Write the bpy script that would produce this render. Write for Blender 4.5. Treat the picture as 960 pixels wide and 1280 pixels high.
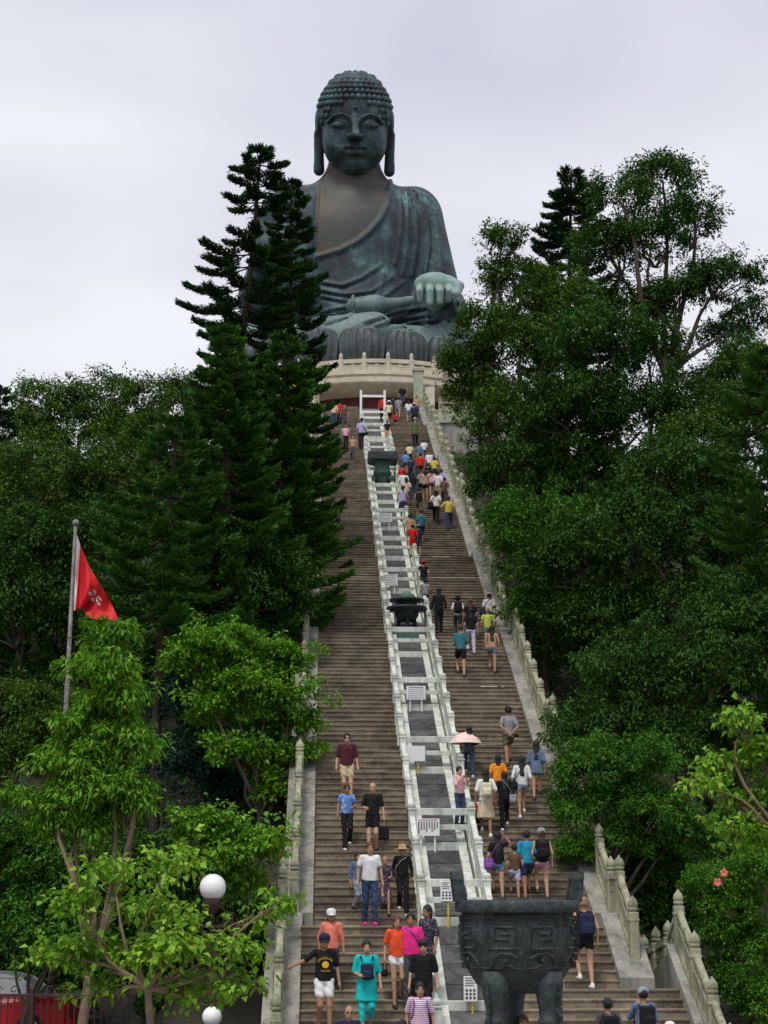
import bpy, math, random
import numpy as np
from mathutils import Vector, Matrix

for o in list(bpy.data.objects): bpy.data.objects.remove(o)
scn = bpy.context.scene
COL = scn.collection
rng = np.random.default_rng(7)
random.seed(7)

# ------------------------------------------------------------------ camera
EYE = 3.4
FPX = 2000.0
PITCH = math.radians(13.2)
YAW = math.radians(2.1748)
cam = bpy.data.cameras.new('camera')
cam.sensor_fit = 'HORIZONTAL'; cam.sensor_width = 36.0; cam.lens = 36.0*FPX/960.0
cam.clip_start = 0.1; cam.clip_end = 6000
camo = bpy.data.objects.new('camera', cam); COL.objects.link(camo)
camo.location = (0, 0, EYE)
camo.rotation_euler = (math.pi/2+PITCH, 0, -YAW)
scn.camera = camo

# ------------------------------------------------------------------ sky, sun, exposure
SUN_EL, SUN_AZ = math.radians(62), math.radians(205)     # soft high light, a little behind the camera's left
world = bpy.data.worlds.new('World'); scn.world = world; world.use_nodes = True
nt = world.node_tree; nt.nodes.clear()
out = nt.nodes.new('ShaderNodeOutputWorld')
sky = nt.nodes.new('ShaderNodeTexSky'); sky.sky_type = 'NISHITA'; sky.sun_disc = False
sky.sun_elevation = SUN_EL; sky.sun_rotation = SUN_AZ; sky.air_density = 1.4; sky.dust_density = 3.0
bg1 = nt.nodes.new('ShaderNodeBackground'); bg1.inputs['Strength'].default_value = 0.07
nt.links.new(sky.outputs[0], bg1.inputs['Color'])
tc = nt.nodes.new('ShaderNodeTexCoord')
mp = nt.nodes.new('ShaderNodeMapping'); mp.inputs['Scale'].default_value = (1.0, 1.0, 2.2)
mp.inputs['Location'].default_value = (0.3, 1.7, 0.4)
nt.links.new(tc.outputs['Generated'], mp.inputs['Vector'])
n1 = nt.nodes.new('ShaderNodeTexNoise'); n1.inputs['Scale'].default_value = 2.3
n1.inputs['Detail'].default_value = 4; n1.inputs['Roughness'].default_value = 0.42
n1.inputs['Distortion'].default_value = 0.25
nt.links.new(mp.outputs[0], n1.inputs['Vector'])
cr = nt.nodes.new('ShaderNodeValToRGB')
cr.color_ramp.elements[0].position = 0.33; cr.color_ramp.elements[0].color = (0.525, 0.54, 0.635, 1)
cr.color_ramp.elements[1].position = 0.66; cr.color_ramp.elements[1].color = (0.83, 0.84, 0.87, 1)
nt.links.new(n1.outputs['Fac'], cr.inputs['Fac'])
bg2 = nt.nodes.new('ShaderNodeBackground'); bg2.inputs['Strength'].default_value = 0.95
nt.links.new(cr.outputs[0], bg2.inputs['Color'])
mx = nt.nodes.new('ShaderNodeMixShader'); mx.inputs[0].default_value = 0.9
nt.links.new(bg1.outputs[0], mx.inputs[1]); nt.links.new(bg2.outputs[0], mx.inputs[2])
nt.links.new(mx.outputs[0], out.inputs['Surface'])
sun = bpy.data.lights.new('sun', 'SUN'); sun.energy = 1.5; sun.angle = math.radians(14); sun.color = (1.0, 0.95, 0.87)
suno = bpy.data.objects.new('sun', sun); COL.objects.link(suno)
_sd = Vector((math.sin(SUN_AZ)*math.cos(SUN_EL), math.cos(SUN_AZ)*math.cos(SUN_EL), math.sin(SUN_EL)))
suno.rotation_euler = _sd.to_track_quat('Z', 'Y').to_euler()
suno.location = (0, -20, 80)
scn.view_settings.view_transform = 'Standard'; scn.view_settings.look = 'None'
scn.view_settings.exposure = 0.38; scn.view_settings.gamma = 1.0
scn.view_settings.use_curve_mapping = False

# ------------------------------------------------------------------ pixel helpers (direction only; depth comes from what a thing stands on)
_c, _s, _cp, _sp = math.cos(PITCH), math.sin(PITCH), math.cos(YAW), math.sin(YAW)
C_R = np.array([_cp, -_sp, 0.0]); C_F = np.array([_sp*_c, _cp*_c, _s]); C_U = np.cross(C_R, C_F)
def ray(x, y):
    v = C_R*(x-480)/FPX + C_U*(640-y)/FPX + C_F
    return v/v[1]
def at(x, y, D):
    r = ray(x, y); return np.array([r[0]*D, D, r[2]*D+EYE])
def ppm(D, z=0.0):                      # pixels per metre there
    return FPX/(D*_c + (z-EYE)*_s)

# ------------------------------------------------------------------ stair profile
SL = 0.4877; Z0 = -14.6
def Zs(y): return Z0 + SL*y
L = 9.2; Y_TOP = 98.0
LAND = [35.3 + L*i for i in range(7)]          # upper end of each landing (1 m deep)
Y_BOT = -Z0/SL
STEPS = []                                      # (y_front, y_back, z_top)
def _flight(ya, yb, landing):
    za, zb = Zs(ya), Zs(yb); n = max(1, round((zb-za)/0.1603)); t = (yb-ya-landing)/n; r = (zb-za)/n
    for i in range(n):
        STEPS.append((ya+i*t, ya+(i+1)*t + (landing if i == n-1 else 0), za+(i+1)*r))
_flight(Y_BOT, LAND[0], 1.0)
for i in range(6): _flight(LAND[i], LAND[i+1], 1.0)
_flight(LAND[6], Y_TOP, 0.0)
_sy = np.array([s[0] for s in STEPS]); _sz = np.array([s[2] for s in STEPS])
Z_TOP = float(_sz[-1])
def step_z(y):
    if y < Y_BOT: return 0.0
    return float(_sz[max(0, np.searchsorted(_sy, y, side='right')-1)])
def rail_z(y):                                  # smooth height under a balustrade: level at landings, sloped on flights
    ya = Y_BOT; 
    for l in LAND+[Y_TOP]:
        if y <= l:
            lo = l-1.0 if l != Y_TOP else l
            if y >= lo: return Zs(l)
            t = (y-ya)/(lo-ya); return Zs(ya)+t*(Zs(l)-Zs(ya))
        ya = l
    return Zs(Y_TOP)
def on_stair(x, y):
    """pixel of a foot -> point on the stairs"""
    r = ray(x, y); D = 18.0/(SL-r[2])
    for _ in range(12):
        D = 0.5*D + 0.5*((step_z(D)-EYE)/r[2] if abs(r[2]) > 0.2 else D)
    if abs(r[2]) <= 0.2: D = 18.0/(SL-r[2])
    return r[0]*D, D, step_z(D)

# ------------------------------------------------------------------ scene helpers
def tag(o, label=None, cat=None, group=None, kind=None):
    if label: o['label'] = label
    if cat: o['category'] = cat
    if group: o['group'] = group
    if kind: o['kind'] = kind
    return o
def empty(name, loc=(0, 0, 0), rz=0.0, **k):
    o = bpy.data.objects.new(name, None); COL.objects.link(o)
    o.location = loc; o.rotation_euler = (0, 0, rz); o.empty_display_size = 0.2
    return tag(o, **k)
def mesh_np(name, V, F, mat=None, smooth=False):
    """V (n,3); F (m,3|4) int array"""
    me = bpy.data.meshes.new(name)
    V = np.asarray(V, np.float32); F = np.asarray(F, np.int32)
    me.vertices.add(len(V)); me.vertices.foreach_set('co', V.ravel())
    k = F.shape[1]
    me.loops.add(F.size); me.loops.foreach_set('vertex_index', F.ravel())
    me.polygons.add(len(F))
    me.polygons.foreach_set('loop_start', np.arange(0, F.size, k, dtype=np.int32))
    if smooth: me.polygons.foreach_set('use_smooth', np.ones(len(F), bool))
    me.update(calc_edges=True); me.validate()
    if mat: me.materials.append(mat)
    return me
def link(name, me, parent=None, loc=None, rot=None, scale=None, **k):
    o = bpy.data.objects.new(name, me); COL.objects.link(o)
    if parent is not None: o.parent = parent
    if loc is not None: o.location = loc
    if rot is not None: o.rotation_euler = rot
    if scale is not None: o.scale = scale
    return tag(o, **k)
def copy_tree(o, parent=None):
    c = o.copy(); COL.objects.link(c); c.parent = parent
    for ch in o.children: copy_tree(ch, c)
    return c

class MB:
    """collects polygons for ONE mesh object"""
    def __init__(s): s.v = []; s.f = []; s.m = []; s.sm = []; s.cur = 0
    def add(s, vs, fs, smooth=False):
        b = len(s.v); s.v += [tuple(map(float, v)) for v in vs]
        for f in fs: s.f.append([i+b for i in f]); s.m.append(s.cur); s.sm.append(smooth)
        return s
    def box(s, x0, x1, y0, y1, z0, z1, bev=0.0):
        if bev <= 0:
            vs = [(x, y, z) for z in (z0, z1) for y in (y0, y1) for x in (x0, x1)]
            return s.add(vs, [(0,2,3,1),(4,5,7,6),(0,1,5,4),(2,6,7,3),(0,4,6,2),(1,3,7,5)])
        b = bev                               # chamfered along the top edges and the upright edges
        ring = lambda x0,x1,y0,y1,z: [(x0,y0,z),(x1,y0,z),(x1,y1,z),(x0,y1,z)]
        def oct(x0,x1,y0,y1,z,c): return [(x0+c,y0,z),(x1-c,y0,z),(x1,y0+c,z),(x1,y1-c,z),(x1-c,y1,z),(x0+c,y1,z),(x0,y1-c,z),(x0,y0+c,z)]
        vs = oct(x0,x1,y0,y1,z0,b)+oct(x0,x1,y0,y1,z1-b,b)+oct(x0+b,x1-b,y0+b,y1-b,z1,b*0.6)
        fs = [tuple(range(7,-1,-1)), tuple(range(16,24))]
        for k in (0, 8):
            for i in range(8): j=(i+1)%8; fs.append((k+i,k+j,k+8+j,k+8+i))
        return s.add(vs, fs)
    def hexa(s, b4, t4):
        """bottom quad (ccw seen from above) and top quad"""
        return s.add(list(b4)+list(t4), [(3,2,1,0),(4,5,6,7),(0,1,5,4),(1,2,6,5),(2,3,7,6),(3,0,4,7)])
    def prism(s, poly, axis, a0, a1):
        """2D polygon extruded along axis (0 x,1 y,2 z)"""
        n = len(poly)
        def P(p, a):
            l = [p[0], p[1]]; l.insert(axis, a); return tuple(l)
        vs = [P(p, a0) for p in poly]+[P(p, a1) for p in poly]
        fs = [tuple(range(n)), tuple(range(2*n-1, n-1, -1))]+[(i, n+i, n+(i+1)%n, (i+1)%n) for i in range(n)]
        return s.add(vs, fs)
    def lathe(s, prof, n=16, c=(0,0,0), smooth=True, a0=0.0, a1=None):
        full = a1 is None; a1 = 2*math.pi if full else a1
        m = n if full else n+1
        vs = [(c[0]+r*math.cos(a0+(a1-a0)*i/n), c[1]+r*math.sin(a0+(a1-a0)*i/n), c[2]+z) for r, z in prof for i in range(m)]
        fs = []
        for k in range(len(prof)-1):
            for i in range(n):
                j = (i+1) % m
                fs.append((k*m+i, k*m+j, (k+1)*m+j, (k+1)*m+i))
        if full:
            if prof[0][0] > 1e-6: fs.append(tuple(range(m-1,-1,-1)))
            if prof[-1][0] > 1e-6: fs.append(tuple((len(prof)-1)*m+i for i in range(m)))
        return s.add(vs, fs, smooth)
    def tube(s, pts, rad, n=8, smooth=True, cap=True):
        pts = [np.array(p, float) for p in pts]
        if np.isscalar(rad): rad = [rad]*len(pts)
        vs = []; up = np.array([0.03, 0.05, 1.0])
        for i, p in enumerate(pts):
            t = pts[min(i+1, len(pts)-1)]-pts[max(i-1, 0)]; t = t/(np.linalg.norm(t)+1e-9)
            a = np.cross(t, up if abs(t[2]) < 0.95 else np.array([1.0, 0, 0])); a /= np.linalg.norm(a)+1e-9; b = np.cross(t, a)
            for k in range(n):
                an = 2*math.pi*k/n; vs.append(p+rad[i]*(math.cos(an)*a+math.sin(an)*b))
        fs = []
        for i in range(len(pts)-1):
            for k in range(n): fs.append((i*n+k, i*n+(k+1)%n, (i+1)*n+(k+1)%n, (i+1)*n+k))
        if cap: fs.append(tuple(range(n-1,-1,-1))); fs.append(tuple((len(pts)-1)*n+k for k in range(n)))
        return s.add(vs, fs, smooth)
    def sphere(s, c, r, n=12, m=8, sc=(1,1,1)):
        prof = [(math.sin(math.pi*k/m), -math.cos(math.pi*k/m)) for k in range(m+1)]
        prof[0] = (1e-7, -1); prof[-1] = (1e-7, 1)
        vs = [(c[0]+r*sc[0]*q*math.cos(2*math.pi*i/n), c[1]+r*sc[1]*q*math.sin(2*math.pi*i/n), c[2]+r*sc[2]*z) for q, z in prof for i in range(n)]
        fs = [(k*n+i, k*n+(i+1)%n, (k+1)*n+(i+1)%n, (k+1)*n+i) for k in range(m) for i in range(n)]
        return s.add(vs, fs, True)
    def mesh(s, name, mats):
        me = bpy.data.meshes.new(name); me.from_pydata(s.v, [], s.f)
        for m in (mats if isinstance(mats, (list, tuple)) else [mats]): me.materials.append(m)
        me.polygons.foreach_set('material_index', s.m); me.polygons.foreach_set('use_smooth', s.sm)
        me.update(); return me
    def build(s, name, mats, parent=None, loc=None, rot=None, scale=None, **k):
        return link(name, s.mesh(name, mats), parent, loc, rot, scale, **k)

# ------------------------------------------------------------------ materials (all procedural)
MATS = {}
def _nodes(name):
    m = bpy.data.materials.new(name); m.use_nodes = True
    n = m.node_tree.nodes; l = m.node_tree.links
    return m, n, l, n['Principled BSDF']
def plain(name, col, rough=0.6, metal=0.0, vary=0.12, scale=6.0, bump=0.0, spec=0.5):
    """even colour with a faint noise"""
    if name in MATS: return MATS[name]
    m, n, l, b = _nodes(name)
    b.inputs['Roughness'].default_value = rough; b.inputs['Metallic'].default_value = metal
    b.inputs['Specular IOR Level'].default_value = spec
    t = n.new('ShaderNodeTexCoord'); x = n.new('ShaderNodeTexNoise'); x.inputs['Scale'].default_value = scale; x.inputs['Detail'].default_value = 4
    l.new(t.outputs['Object'], x.inputs['Vector'])
    r = n.new('ShaderNodeValToRGB'); e = r.color_ramp.elements
    e[0].position = 0.3; e[1].position = 0.7
    e[0].color = tuple(c*(1-vary) for c in col)+(1,); e[1].color = tuple(min(1, c*(1+vary)) for c in col)+(1,)
    l.new(x.outputs['Fac'], r.inputs['Fac']); l.new(r.outputs[0], b.inputs['Base Color'])
    if bump:
        q = n.new('ShaderNodeBump'); q.inputs['Strength'].default_value = bump; q.inputs['Distance'].default_value = 0.02
        l.new(x.outputs['Fac'], q.inputs['Height']); l.new(q.outputs[0], b.inputs['Normal'])
    MATS[name] = m; return m
def stone(name, c0, c1, dirt, s1=1.3, s2=14.0, damt=0.5, rough=0.85, bump=0.35, objvar=0.0, streak=False):
    """weathered stone: two tones, blotches of dirt or lichen with shapes of their own, fine grain"""
    if name in MATS: return MATS[name]
    m, n, l, b = _nodes(name); b.inputs['Roughness'].default_value = rough; b.inputs['Specular IOR Level'].default_value = 0.3
    g = n.new('ShaderNodeNewGeometry'); mpn = n.new('ShaderNodeMapping'); l.new(g.outputs['Position'], mpn.inputs['Vector'])
    if streak: mpn.inputs['Scale'].default_value = (1, 1, 0.22)
    a = n.new('ShaderNodeTexNoise'); a.inputs['Scale'].default_value = s1; a.inputs['Detail'].default_value = 6; a.inputs['Roughness'].default_value = 0.62
    f = n.new('ShaderNodeTexNoise'); f.inputs['Scale'].default_value = s2; f.inputs['Detail'].default_value = 5; f.inputs['Roughness'].default_value = 0.7
    d = n.new('ShaderNodeTexNoise'); d.inputs['Scale'].default_value = s1*2.3; d.inputs['Detail'].default_value = 7; d.inputs['Roughness'].default_value = 0.72
    for q in (a, d): l.new(mpn.outputs[0], q.inputs['Vector'])
    l.new(g.outputs['Position'], f.inputs['Vector'])
    m1 = n.new('ShaderNodeMix'); m1.data_type = 'RGBA'
    m1.inputs['A'].default_value = tuple(c0)+(1,); m1.inputs['B'].default_value = tuple(c1)+(1,)
    r0 = n.new('ShaderNodeMapRange'); r0.inputs['From Min'].default_value = 0.32; r0.inputs['From Max'].default_value = 0.68
    ad = n.new('ShaderNodeMath'); ad.operation = 'ADD'; l.new(a.outputs['Fac'], ad.inputs[0])
    sb = n.new('ShaderNodeMath'); sb.operation = 'MULTIPLY_ADD'; sb.inputs[1].default_value = 0.5; sb.inputs[2].default_value = -0.25
    l.new(f.outputs['Fac'], sb.inputs[0]); l.new(sb.outputs[0], ad.inputs[1]); l.new(ad.outputs[0], r0.inputs['Value'])
    l.new(r0.outputs[0], m1.inputs['Factor'])
    r1 = n.new('ShaderNodeMapRange'); r1.inputs['From Min'].default_value = 0.46; r1.inputs['From Max'].default_value = 0.66; r1.inputs['To Max'].default_value = damt
    l.new(d.outputs['Fac'], r1.inputs['Value'])
    m2 = n.new('ShaderNodeMix'); m2.data_type = 'RGBA'; m2.inputs['B'].default_value = tuple(dirt)+(1,)
    l.new(m1.outputs['Result'], m2.inputs['A']); l.new(r1.outputs[0], m2.inputs['Factor'])
    last = m2.outputs['Result']
    if objvar:
        oi = n.new('ShaderNodeObjectInfo'); hs = n.new('ShaderNodeHueSaturation')
        mr = n.new('ShaderNodeMapRange'); mr.inputs['To Min'].default_value = 1-objvar; mr.inputs['To Max'].default_value = 1+objvar
        l.new(oi.outputs['Random'], mr.inputs['Value']); l.new(mr.outputs[0], hs.inputs['Value']); l.new(last, hs.inputs['Color']); last = hs.outputs[0]
    l.new(last, b.inputs['Base Color'])
    q = n.new('ShaderNodeBump'); q.inputs['Strength'].default_value = bump; q.inputs['Distance'].default_value = 0.03
    l.new(f.outputs['Fac'], q.inputs['Height']); l.new(q.outputs[0], b.inputs['Normal'])
    MATS[name] = m; return m
def leafmat(name, cols, rough=0.5, trans=0.22, spec=0.14):
    """leaf: tone differs leaf by leaf, some light passes through"""
    if name in MATS: return MATS[name]
    m, n, l, b = _nodes(name); b.inputs['Roughness'].default_value = rough; b.inputs['Specular IOR Level'].default_value = spec
    g = n.new('ShaderNodeNewGeometry'); r = n.new('ShaderNodeValToRGB'); e = r.color_ramp.elements
    while len(e) < len(cols): e.new(0.5)
    for i, c in enumerate(cols): e[i].position = i/(len(cols)-1); e[i].color = tuple(c)+(1,)
    x = n.new('ShaderNodeTexNoise'); x.inputs['Scale'].default_value = 0.55; x.inputs['Detail'].default_value = 3
    l.new(g.outputs['Position'], x.inputs['Vector'])
    ma = n.new('ShaderNodeMath'); ma.operation = 'MULTIPLY_ADD'; ma.inputs[1].default_value = 0.55
    mb = n.new('ShaderNodeMapRange'); mb.inputs['From Min'].default_value = 0.3; mb.inputs['From Max'].default_value = 0.7; mb.inputs['To Max'].default_value = 0.45
    l.new(x.outputs['Fac'], mb.inputs['Value']); l.new(g.outputs['Random Per Island'], ma.inputs[0]); l.new(mb.outputs[0], ma.inputs[2])
    l.new(ma.outputs[0], r.inputs['Fac']); l.new(r.outputs[0], b.inputs['Base Color'])
    t = n.new('ShaderNodeBsdfTranslucent'); l.new(r.outputs[0], t.inputs['Color'])
    mxs = n.new('ShaderNodeMixShader'); mxs.inputs[0].default_value = trans
    l.new(b.outputs[0], mxs.inputs[1]); l.new(t.outputs[0], mxs.inputs[2])
    l.new(mxs.outputs[0], n['Material Output'].inputs['Surface'])
    MATS[name] = m; return m

M_STEP  = stone('step_stone', (0.150,0.124,0.090), (0.285,0.238,0.176), (0.066,0.056,0.043), 0.9, 9, 0.75, objvar=0.26)
M_CURB  = stone('curb_stone', (0.22,0.22,0.195), (0.38,0.37,0.325), (0.09,0.095,0.075), 1.2, 10, 0.75, streak=True)
M_RAIL  = stone('mossy_balustrade_stone', (0.245,0.25,0.17), (0.43,0.425,0.31), (0.085,0.098,0.055), 2.2, 16, 0.75, objvar=0.08, streak=True)
M_WHITE = stone('pale_median_stone', (0.52,0.56,0.50), (0.74,0.77,0.71), (0.22,0.25,0.19), 2.0, 16, 0.65, objvar=0.05, streak=True)
M_SLAB  = stone('dark_relief_slab', (0.045,0.048,0.05), (0.135,0.14,0.137), (0.025,0.027,0.027), 2.4, 12, 0.6, objvar=0.3)
M_ALTAR = stone('altar_stone', (0.52,0.46,0.36), (0.66,0.60,0.49), (0.33,0.29,0.22), 0.9, 7, 0.5)
M_SOIL  = stone('forest_soil', (0.030,0.026,0.018), (0.05,0.045,0.028), (0.02,0.03,0.012), 0.6, 5, 0.6)
M_PAVE  = stone('plaza_paving', (0.24,0.22,0.19), (0.33,0.30,0.26), (0.12,0.11,0.1), 0.7, 8, 0.4)
M_BARK  = stone('bark', (0.075,0.06,0.045), (0.15,0.125,0.095), (0.05,0.055,0.04), 3, 20, 0.5, bump=0.7)
M_BARKD = stone('pine_bark', (0.022,0.017,0.012), (0.055,0.042,0.030), (0.035,0.04,0.028), 3, 20, 0.4, bump=0.7)
M_BARKL = stone('pale_bark', (0.17,0.125,0.08), (0.29,0.215,0.14), (0.09,0.07,0.045), 3, 20, 0.4, bump=0.6)
# ================================================================== SETTING
def smooth(a, b, x):
    t = np.clip((np.asarray(x, float)-a)/(b-a), 0, 1); return t*t*(3-2*t)
AX = 2.82                                        # axis of the stairway
def ground_z(x, y):
    x = np.asarray(x, float); y = np.asarray(y, float)
    dl = np.clip(-x-1.0, 0, None); dr = np.clip(x-6.6, 0, None)
    start = Y_BOT-0.5 + 13.0*smooth(2.0, 5.0, dl)            # the level plaza and lane reach further back on the left
    h = np.clip(y-start, 0, None)*SL*(1+0.0*y)
    catch = 1+0.18*smooth(0, 40, y-start)*smooth(2.0, 5.0, dl)
    h = np.minimum(h*catch, Zs(Y_TOP))
    off = -1.4*smooth(0, 3, y-start) - 0.16*np.clip(dl-1.5, 0, 60)*smooth(0, 14, y-start) - 0.26*np.clip(dr, 0, 50)*smooth(0, 10, y-start)
    z = h+off
    fall = smooth(175, 420, y)
    z = z*(1-fall)+fall*(-20)
    side = smooth(70, 320, np.abs(x-AX)); z = z*(1-side)+side*np.minimum(z, -15*smooth(40, 200, np.abs(y)))
    nz = 0.35*np.sin(x*0.9+1.3*np.sin(y*0.31))*np.sin(y*0.7+x*0.2)
    return z+nz*smooth(1, 6, y-start)*smooth(1.5, 4, np.maximum(dl, dr)) - 0.05
gx = np.unique(np.concatenate([np.linspace(-2500, -120, 16), np.linspace(-120, -30, 30), np.linspace(-30, 35, 90), np.linspace(35, 120, 30), np.linspace(120, 2500, 16)]))
gy = np.unique(np.concatenate([np.linspace(-2500, -60, 16), np.linspace(-60, 20, 20), np.linspace(20, 110, 130), np.linspace(110, 200, 30), np.linspace(200, 3000, 20)]))
GX, GY = np.meshgrid(gx, gy); GZ = ground_z(GX, GY)
nxg, nyg = len(gx), len(gy)
ii = (np.arange(nyg-1)[:, None]*nxg+np.arange(nxg-1)[None, :]).ravel()
link('ground', mesh_np('ground', np.stack([GX.ravel(), GY.ravel(), GZ.ravel()], 1), np.stack([ii, ii+1, ii+nxg+1, ii+nxg], 1), M_SOIL, True), kind='structure')
pb = MB(); pb.box(-3.2, 14, -12, Y_BOT+0.3, -0.3, 0.0); pb.build('plaza_pavement', M_PAVE, kind='structure')
M_ROAD = stone('asphalt', (0.045,0.045,0.047), (0.065,0.065,0.066), (0.03,0.03,0.03), 1.2, 18, 0.4)
pb = MB(); pb.box(-40, -3.4, 36.4, 41.0, -0.2, 0.006); pb.build('lane_road', M_ROAD, kind='structure')

# ------------------------------------------------------------------ stairs: every step a piece of its own
SX0, SX1, MX0, MX1 = -0.20, 5.86, 2.08, 3.62
def build_flights(name, x0, x1, x0low, x1low):
    root = empty(name, (0, Y_BOT, 0), kind='structure')
    cache = {}
    for i, (ya, yb, z) in enumerate(STEPS):
        r = z-(STEPS[i-1][2] if i else 0.0)
        a = x0low if ya < 35.0 else x0; b = x1low if ya < 32.3 else x1
        nsl = 3 if i < 22 else (2 if i < 60 else 1)
        cuts = [a]+[a+(b-a)*((k+(0.5 if i % 2 else 0.0)+random.uniform(-.12, .12))/nsl) for k in range(1, nsl)]+[b]
        cuts = sorted(c for c in cuts if a <= c <= b)
        for k in range(len(cuts)-1):
            w = cuts[k+1]-cuts[k]-(0.006 if nsl > 1 else 0.0)
            key = (round(w, 2), round(yb-ya, 3), round(r, 3)) if nsl == 1 else None
            me = cache.get(key) if key else None
            if me is None:
                mb = MB(); d = yb-ya; mb.box(0, w, 0.0, d+0.05, -r-0.02, -0.035); mb.box(-0.0, w, -0.022, d+0.05, -0.033, 0.0, 0.006)
                me = mb.mesh('step', M_STEP)
                if key: cache[key] = me
            link('step', me, root, (cuts[k], ya-Y_BOT+random.uniform(-.004, .004), z+random.uniform(-.004, .0)))
    return root
flightL = build_flights('stairs_descending_side', SX0, MX0, -0.42, MX0)
flightR = build_flights('stairs_climbing_side', MX1, SX1, MX1, 7.0)
mb = MB()                                        # solid core under the steps
pts = [(Y_BOT+0.05, -0.5), (Y_BOT+0.05, 0.0)]
for (ya, yb, z) in STEPS: pts += [(ya+0.04, z-0.06), (yb+0.04, z-0.06)]
pts += [(Y_TOP+0.5, -0.5)]
top = [(y, z) for y, z in pts[1:-1]]
for (y0, z0), (y1, z1) in zip(top[:-1], top[1:]):
    if y1-y0 > 0.01: mb.box(SX0-0.1, MX0+.02, y0, y1, z0-1.6, z0); mb.box(MX1-.02, SX1+0.1, y0, y1, z0-1.6, z0)
mb.build('stair_core', M_STEP, kind='structure')
M_CHALK = plain('worn_white_paint', (0.62, 0.58, 0.5), 0.9, vary=0.35, scale=30)
for (px, py, w) in ((612, 869, 0.62), (551, 712, 0.75), (567, 735, 1.9), (625, 869, 0.2)):
    X, Y, Z = on_stair(px, py); k = int(np.searchsorted(_sy, Y, side='right'))-1
    mb = MB(); mb.box(X-w/2, X+w/2, STEPS[k][0]-Y_BOT-0.030, STEPS[k][0]-Y_BOT-0.0255, STEPS[k][2]-0.030, STEPS[k][2]-0.004)
    mb.build('painted_edge_mark', M_CHALK, flightR)

# ------------------------------------------------------------------ balustrades
def post_mesh(w=0.2, h=0.86):
    mb = MB(); mb.box(-w/2, w/2, -w/2, w/2, -0.25, h, 0.018)
    mb.box(-w/2-0.012, w/2+0.012, -w/2-0.012, w/2+0.012, h*0.80, h*0.85, 0.008)
    return mb.mesh('post', M_RAIL)
def finial_mesh(w=0.2, s=1.0, mat=None):
    r = w/2; P = [(r*0.80, -0.01), (r*0.80, 0.03), (r*0.98, 0.04), (r*1.06, 0.065), (r*0.98, 0.09), (r*0.86, 0.10), (r*1.02, 0.115), (r*1.05, 0.15), (r*1.0, 0.19), (r*0.82, 0.235), (r*0.55, 0.27), (r*0.34, 0.285), (r*0.30, 0.30), (r*0.16, 0.325), (1e-4, 0.335)]
    mb = MB(); mb.lathe([(a, b*s) for a, b in P], 14); return mb.mesh('finial', mat or M_RAIL)
def panel_mesh(ln, dz, mat, detail=True, hh=0.80):
    """panel in the local YZ plane from y=0 to ln, sheared by dz"""
    mb = MB()
    def hx(x0, x1, y0, y1, z0, z1):
        f = lambda y: dz*y/ln
        mb.hexa([(x0, y0, z0+f(y0)), (x1, y0, z0+f(y0)), (x1, y1, z0+f(y1)), (x0, y1, z0+f(y1))],
                [(x0, y0, z1+f(y0)), (x1, y0, z1+f(y0)), (x1, y1, z1+f(y1)), (x0, y1, z1+f(y1))])
    a, b = 0.1, ln-0.1
    hx(-.075, .075, a-.02, b+.02, -.25, 0.10)
    hx(-.04, .04, a-.02, b+.02, 0.10, 0.50)
    if detail:
        for s in (-1, 1):
            x0, x1 = (0.04, 0.055) if s > 0 else (-.055, -.04)
            hx(x0, x1, a, b, 0.101, 0.15); hx(x0, x1, a, b, 0.44, 0.499)
            n = 2
            for k in range(n+1):
                y = a+(b-a-0.05)*k/n; hx(x0, x1, y, y+0.05, 0.15, 0.44)
    hx(-.06, .06, a-.02, b+.02, 0.50, 0.54)
    hx(-.065, .065, a-.02, b+.02, 0.70, hh)
    hx(-.045, .045, a-.02, b+.02, hh, hh+0.025)
    for k, c in enumerate((0.0, 0.5, 1.0)):          # cloud-shaped struts leave trefoil gaps
        y = a+(b-a)*c; w = 0.05 if c == 0.5 else 0.07
        hx(-.035, .035, max(a, y-w), min(b, y+w), 0.54, 0.70)
        hx(-.035, .035, max(a, y-w*2.1), min(b, y+w*2.1), 0.54, 0.585)
        hx(-.035, .035, max(a, y-w*2.4), min(b, y+w*2.4), 0.655, 0.70)
    return mb.mesh('panel', mat)
ME_POST = post_mesh(); ME_FIN = finial_mesh()
_pc = {}
def get_panel(ln, dz, mat=None):
    k = (round(ln, 2), round(dz, 2), (mat or M_RAIL).name)
    if k not in _pc: _pc[k] = panel_mesh(ln, dz, mat or M_RAIL)
    return _pc[k]
def rail_run(root, pts, fn=1.0):
    """posts at pts (world), sloped panels between"""
    O = Vector(root.location)
    for i, p in enumerate(pts):
        po = link('post', ME_POST, root, Vector(p)-O, (0, 0, random.uniform(-.02, .02)))
        link('finial', ME_FIN, po, (0, 0, 0.855))
        if i < len(pts)-1:
            q = pts[i+1]; dx, dy, dz = q[0]-p[0], q[1]-p[1], q[2]-p[2]
            ln = math.hypot(dx, dy)
            link('panel', get_panel(ln, dz), root, Vector(p)-O, (0, 0, -math.atan2(dx, dy)))
def curb_run(root, x0, x1, ys, top=0.26, drop=2.6):
    O = root.location
    for ya, yb in zip(ys[:-1], ys[1:]):
        za, zb = rail_z(ya+1e-4), rail_z(yb-1e-4)
        mb = MB(); g = 0.006
        mb.hexa([(x0, ya, za-drop), (x1, ya, za-drop), (x1, yb-g, zb-drop), (x0, yb-g, zb-drop)], [(x0, ya, za+top), (x1, ya, za+top), (x1, yb-g, zb+top), (x0, yb-g, zb+top)])
        o = mb.build('curb_block', M_CURB, root, (-O[0], -O[1], -O[2]))
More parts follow.
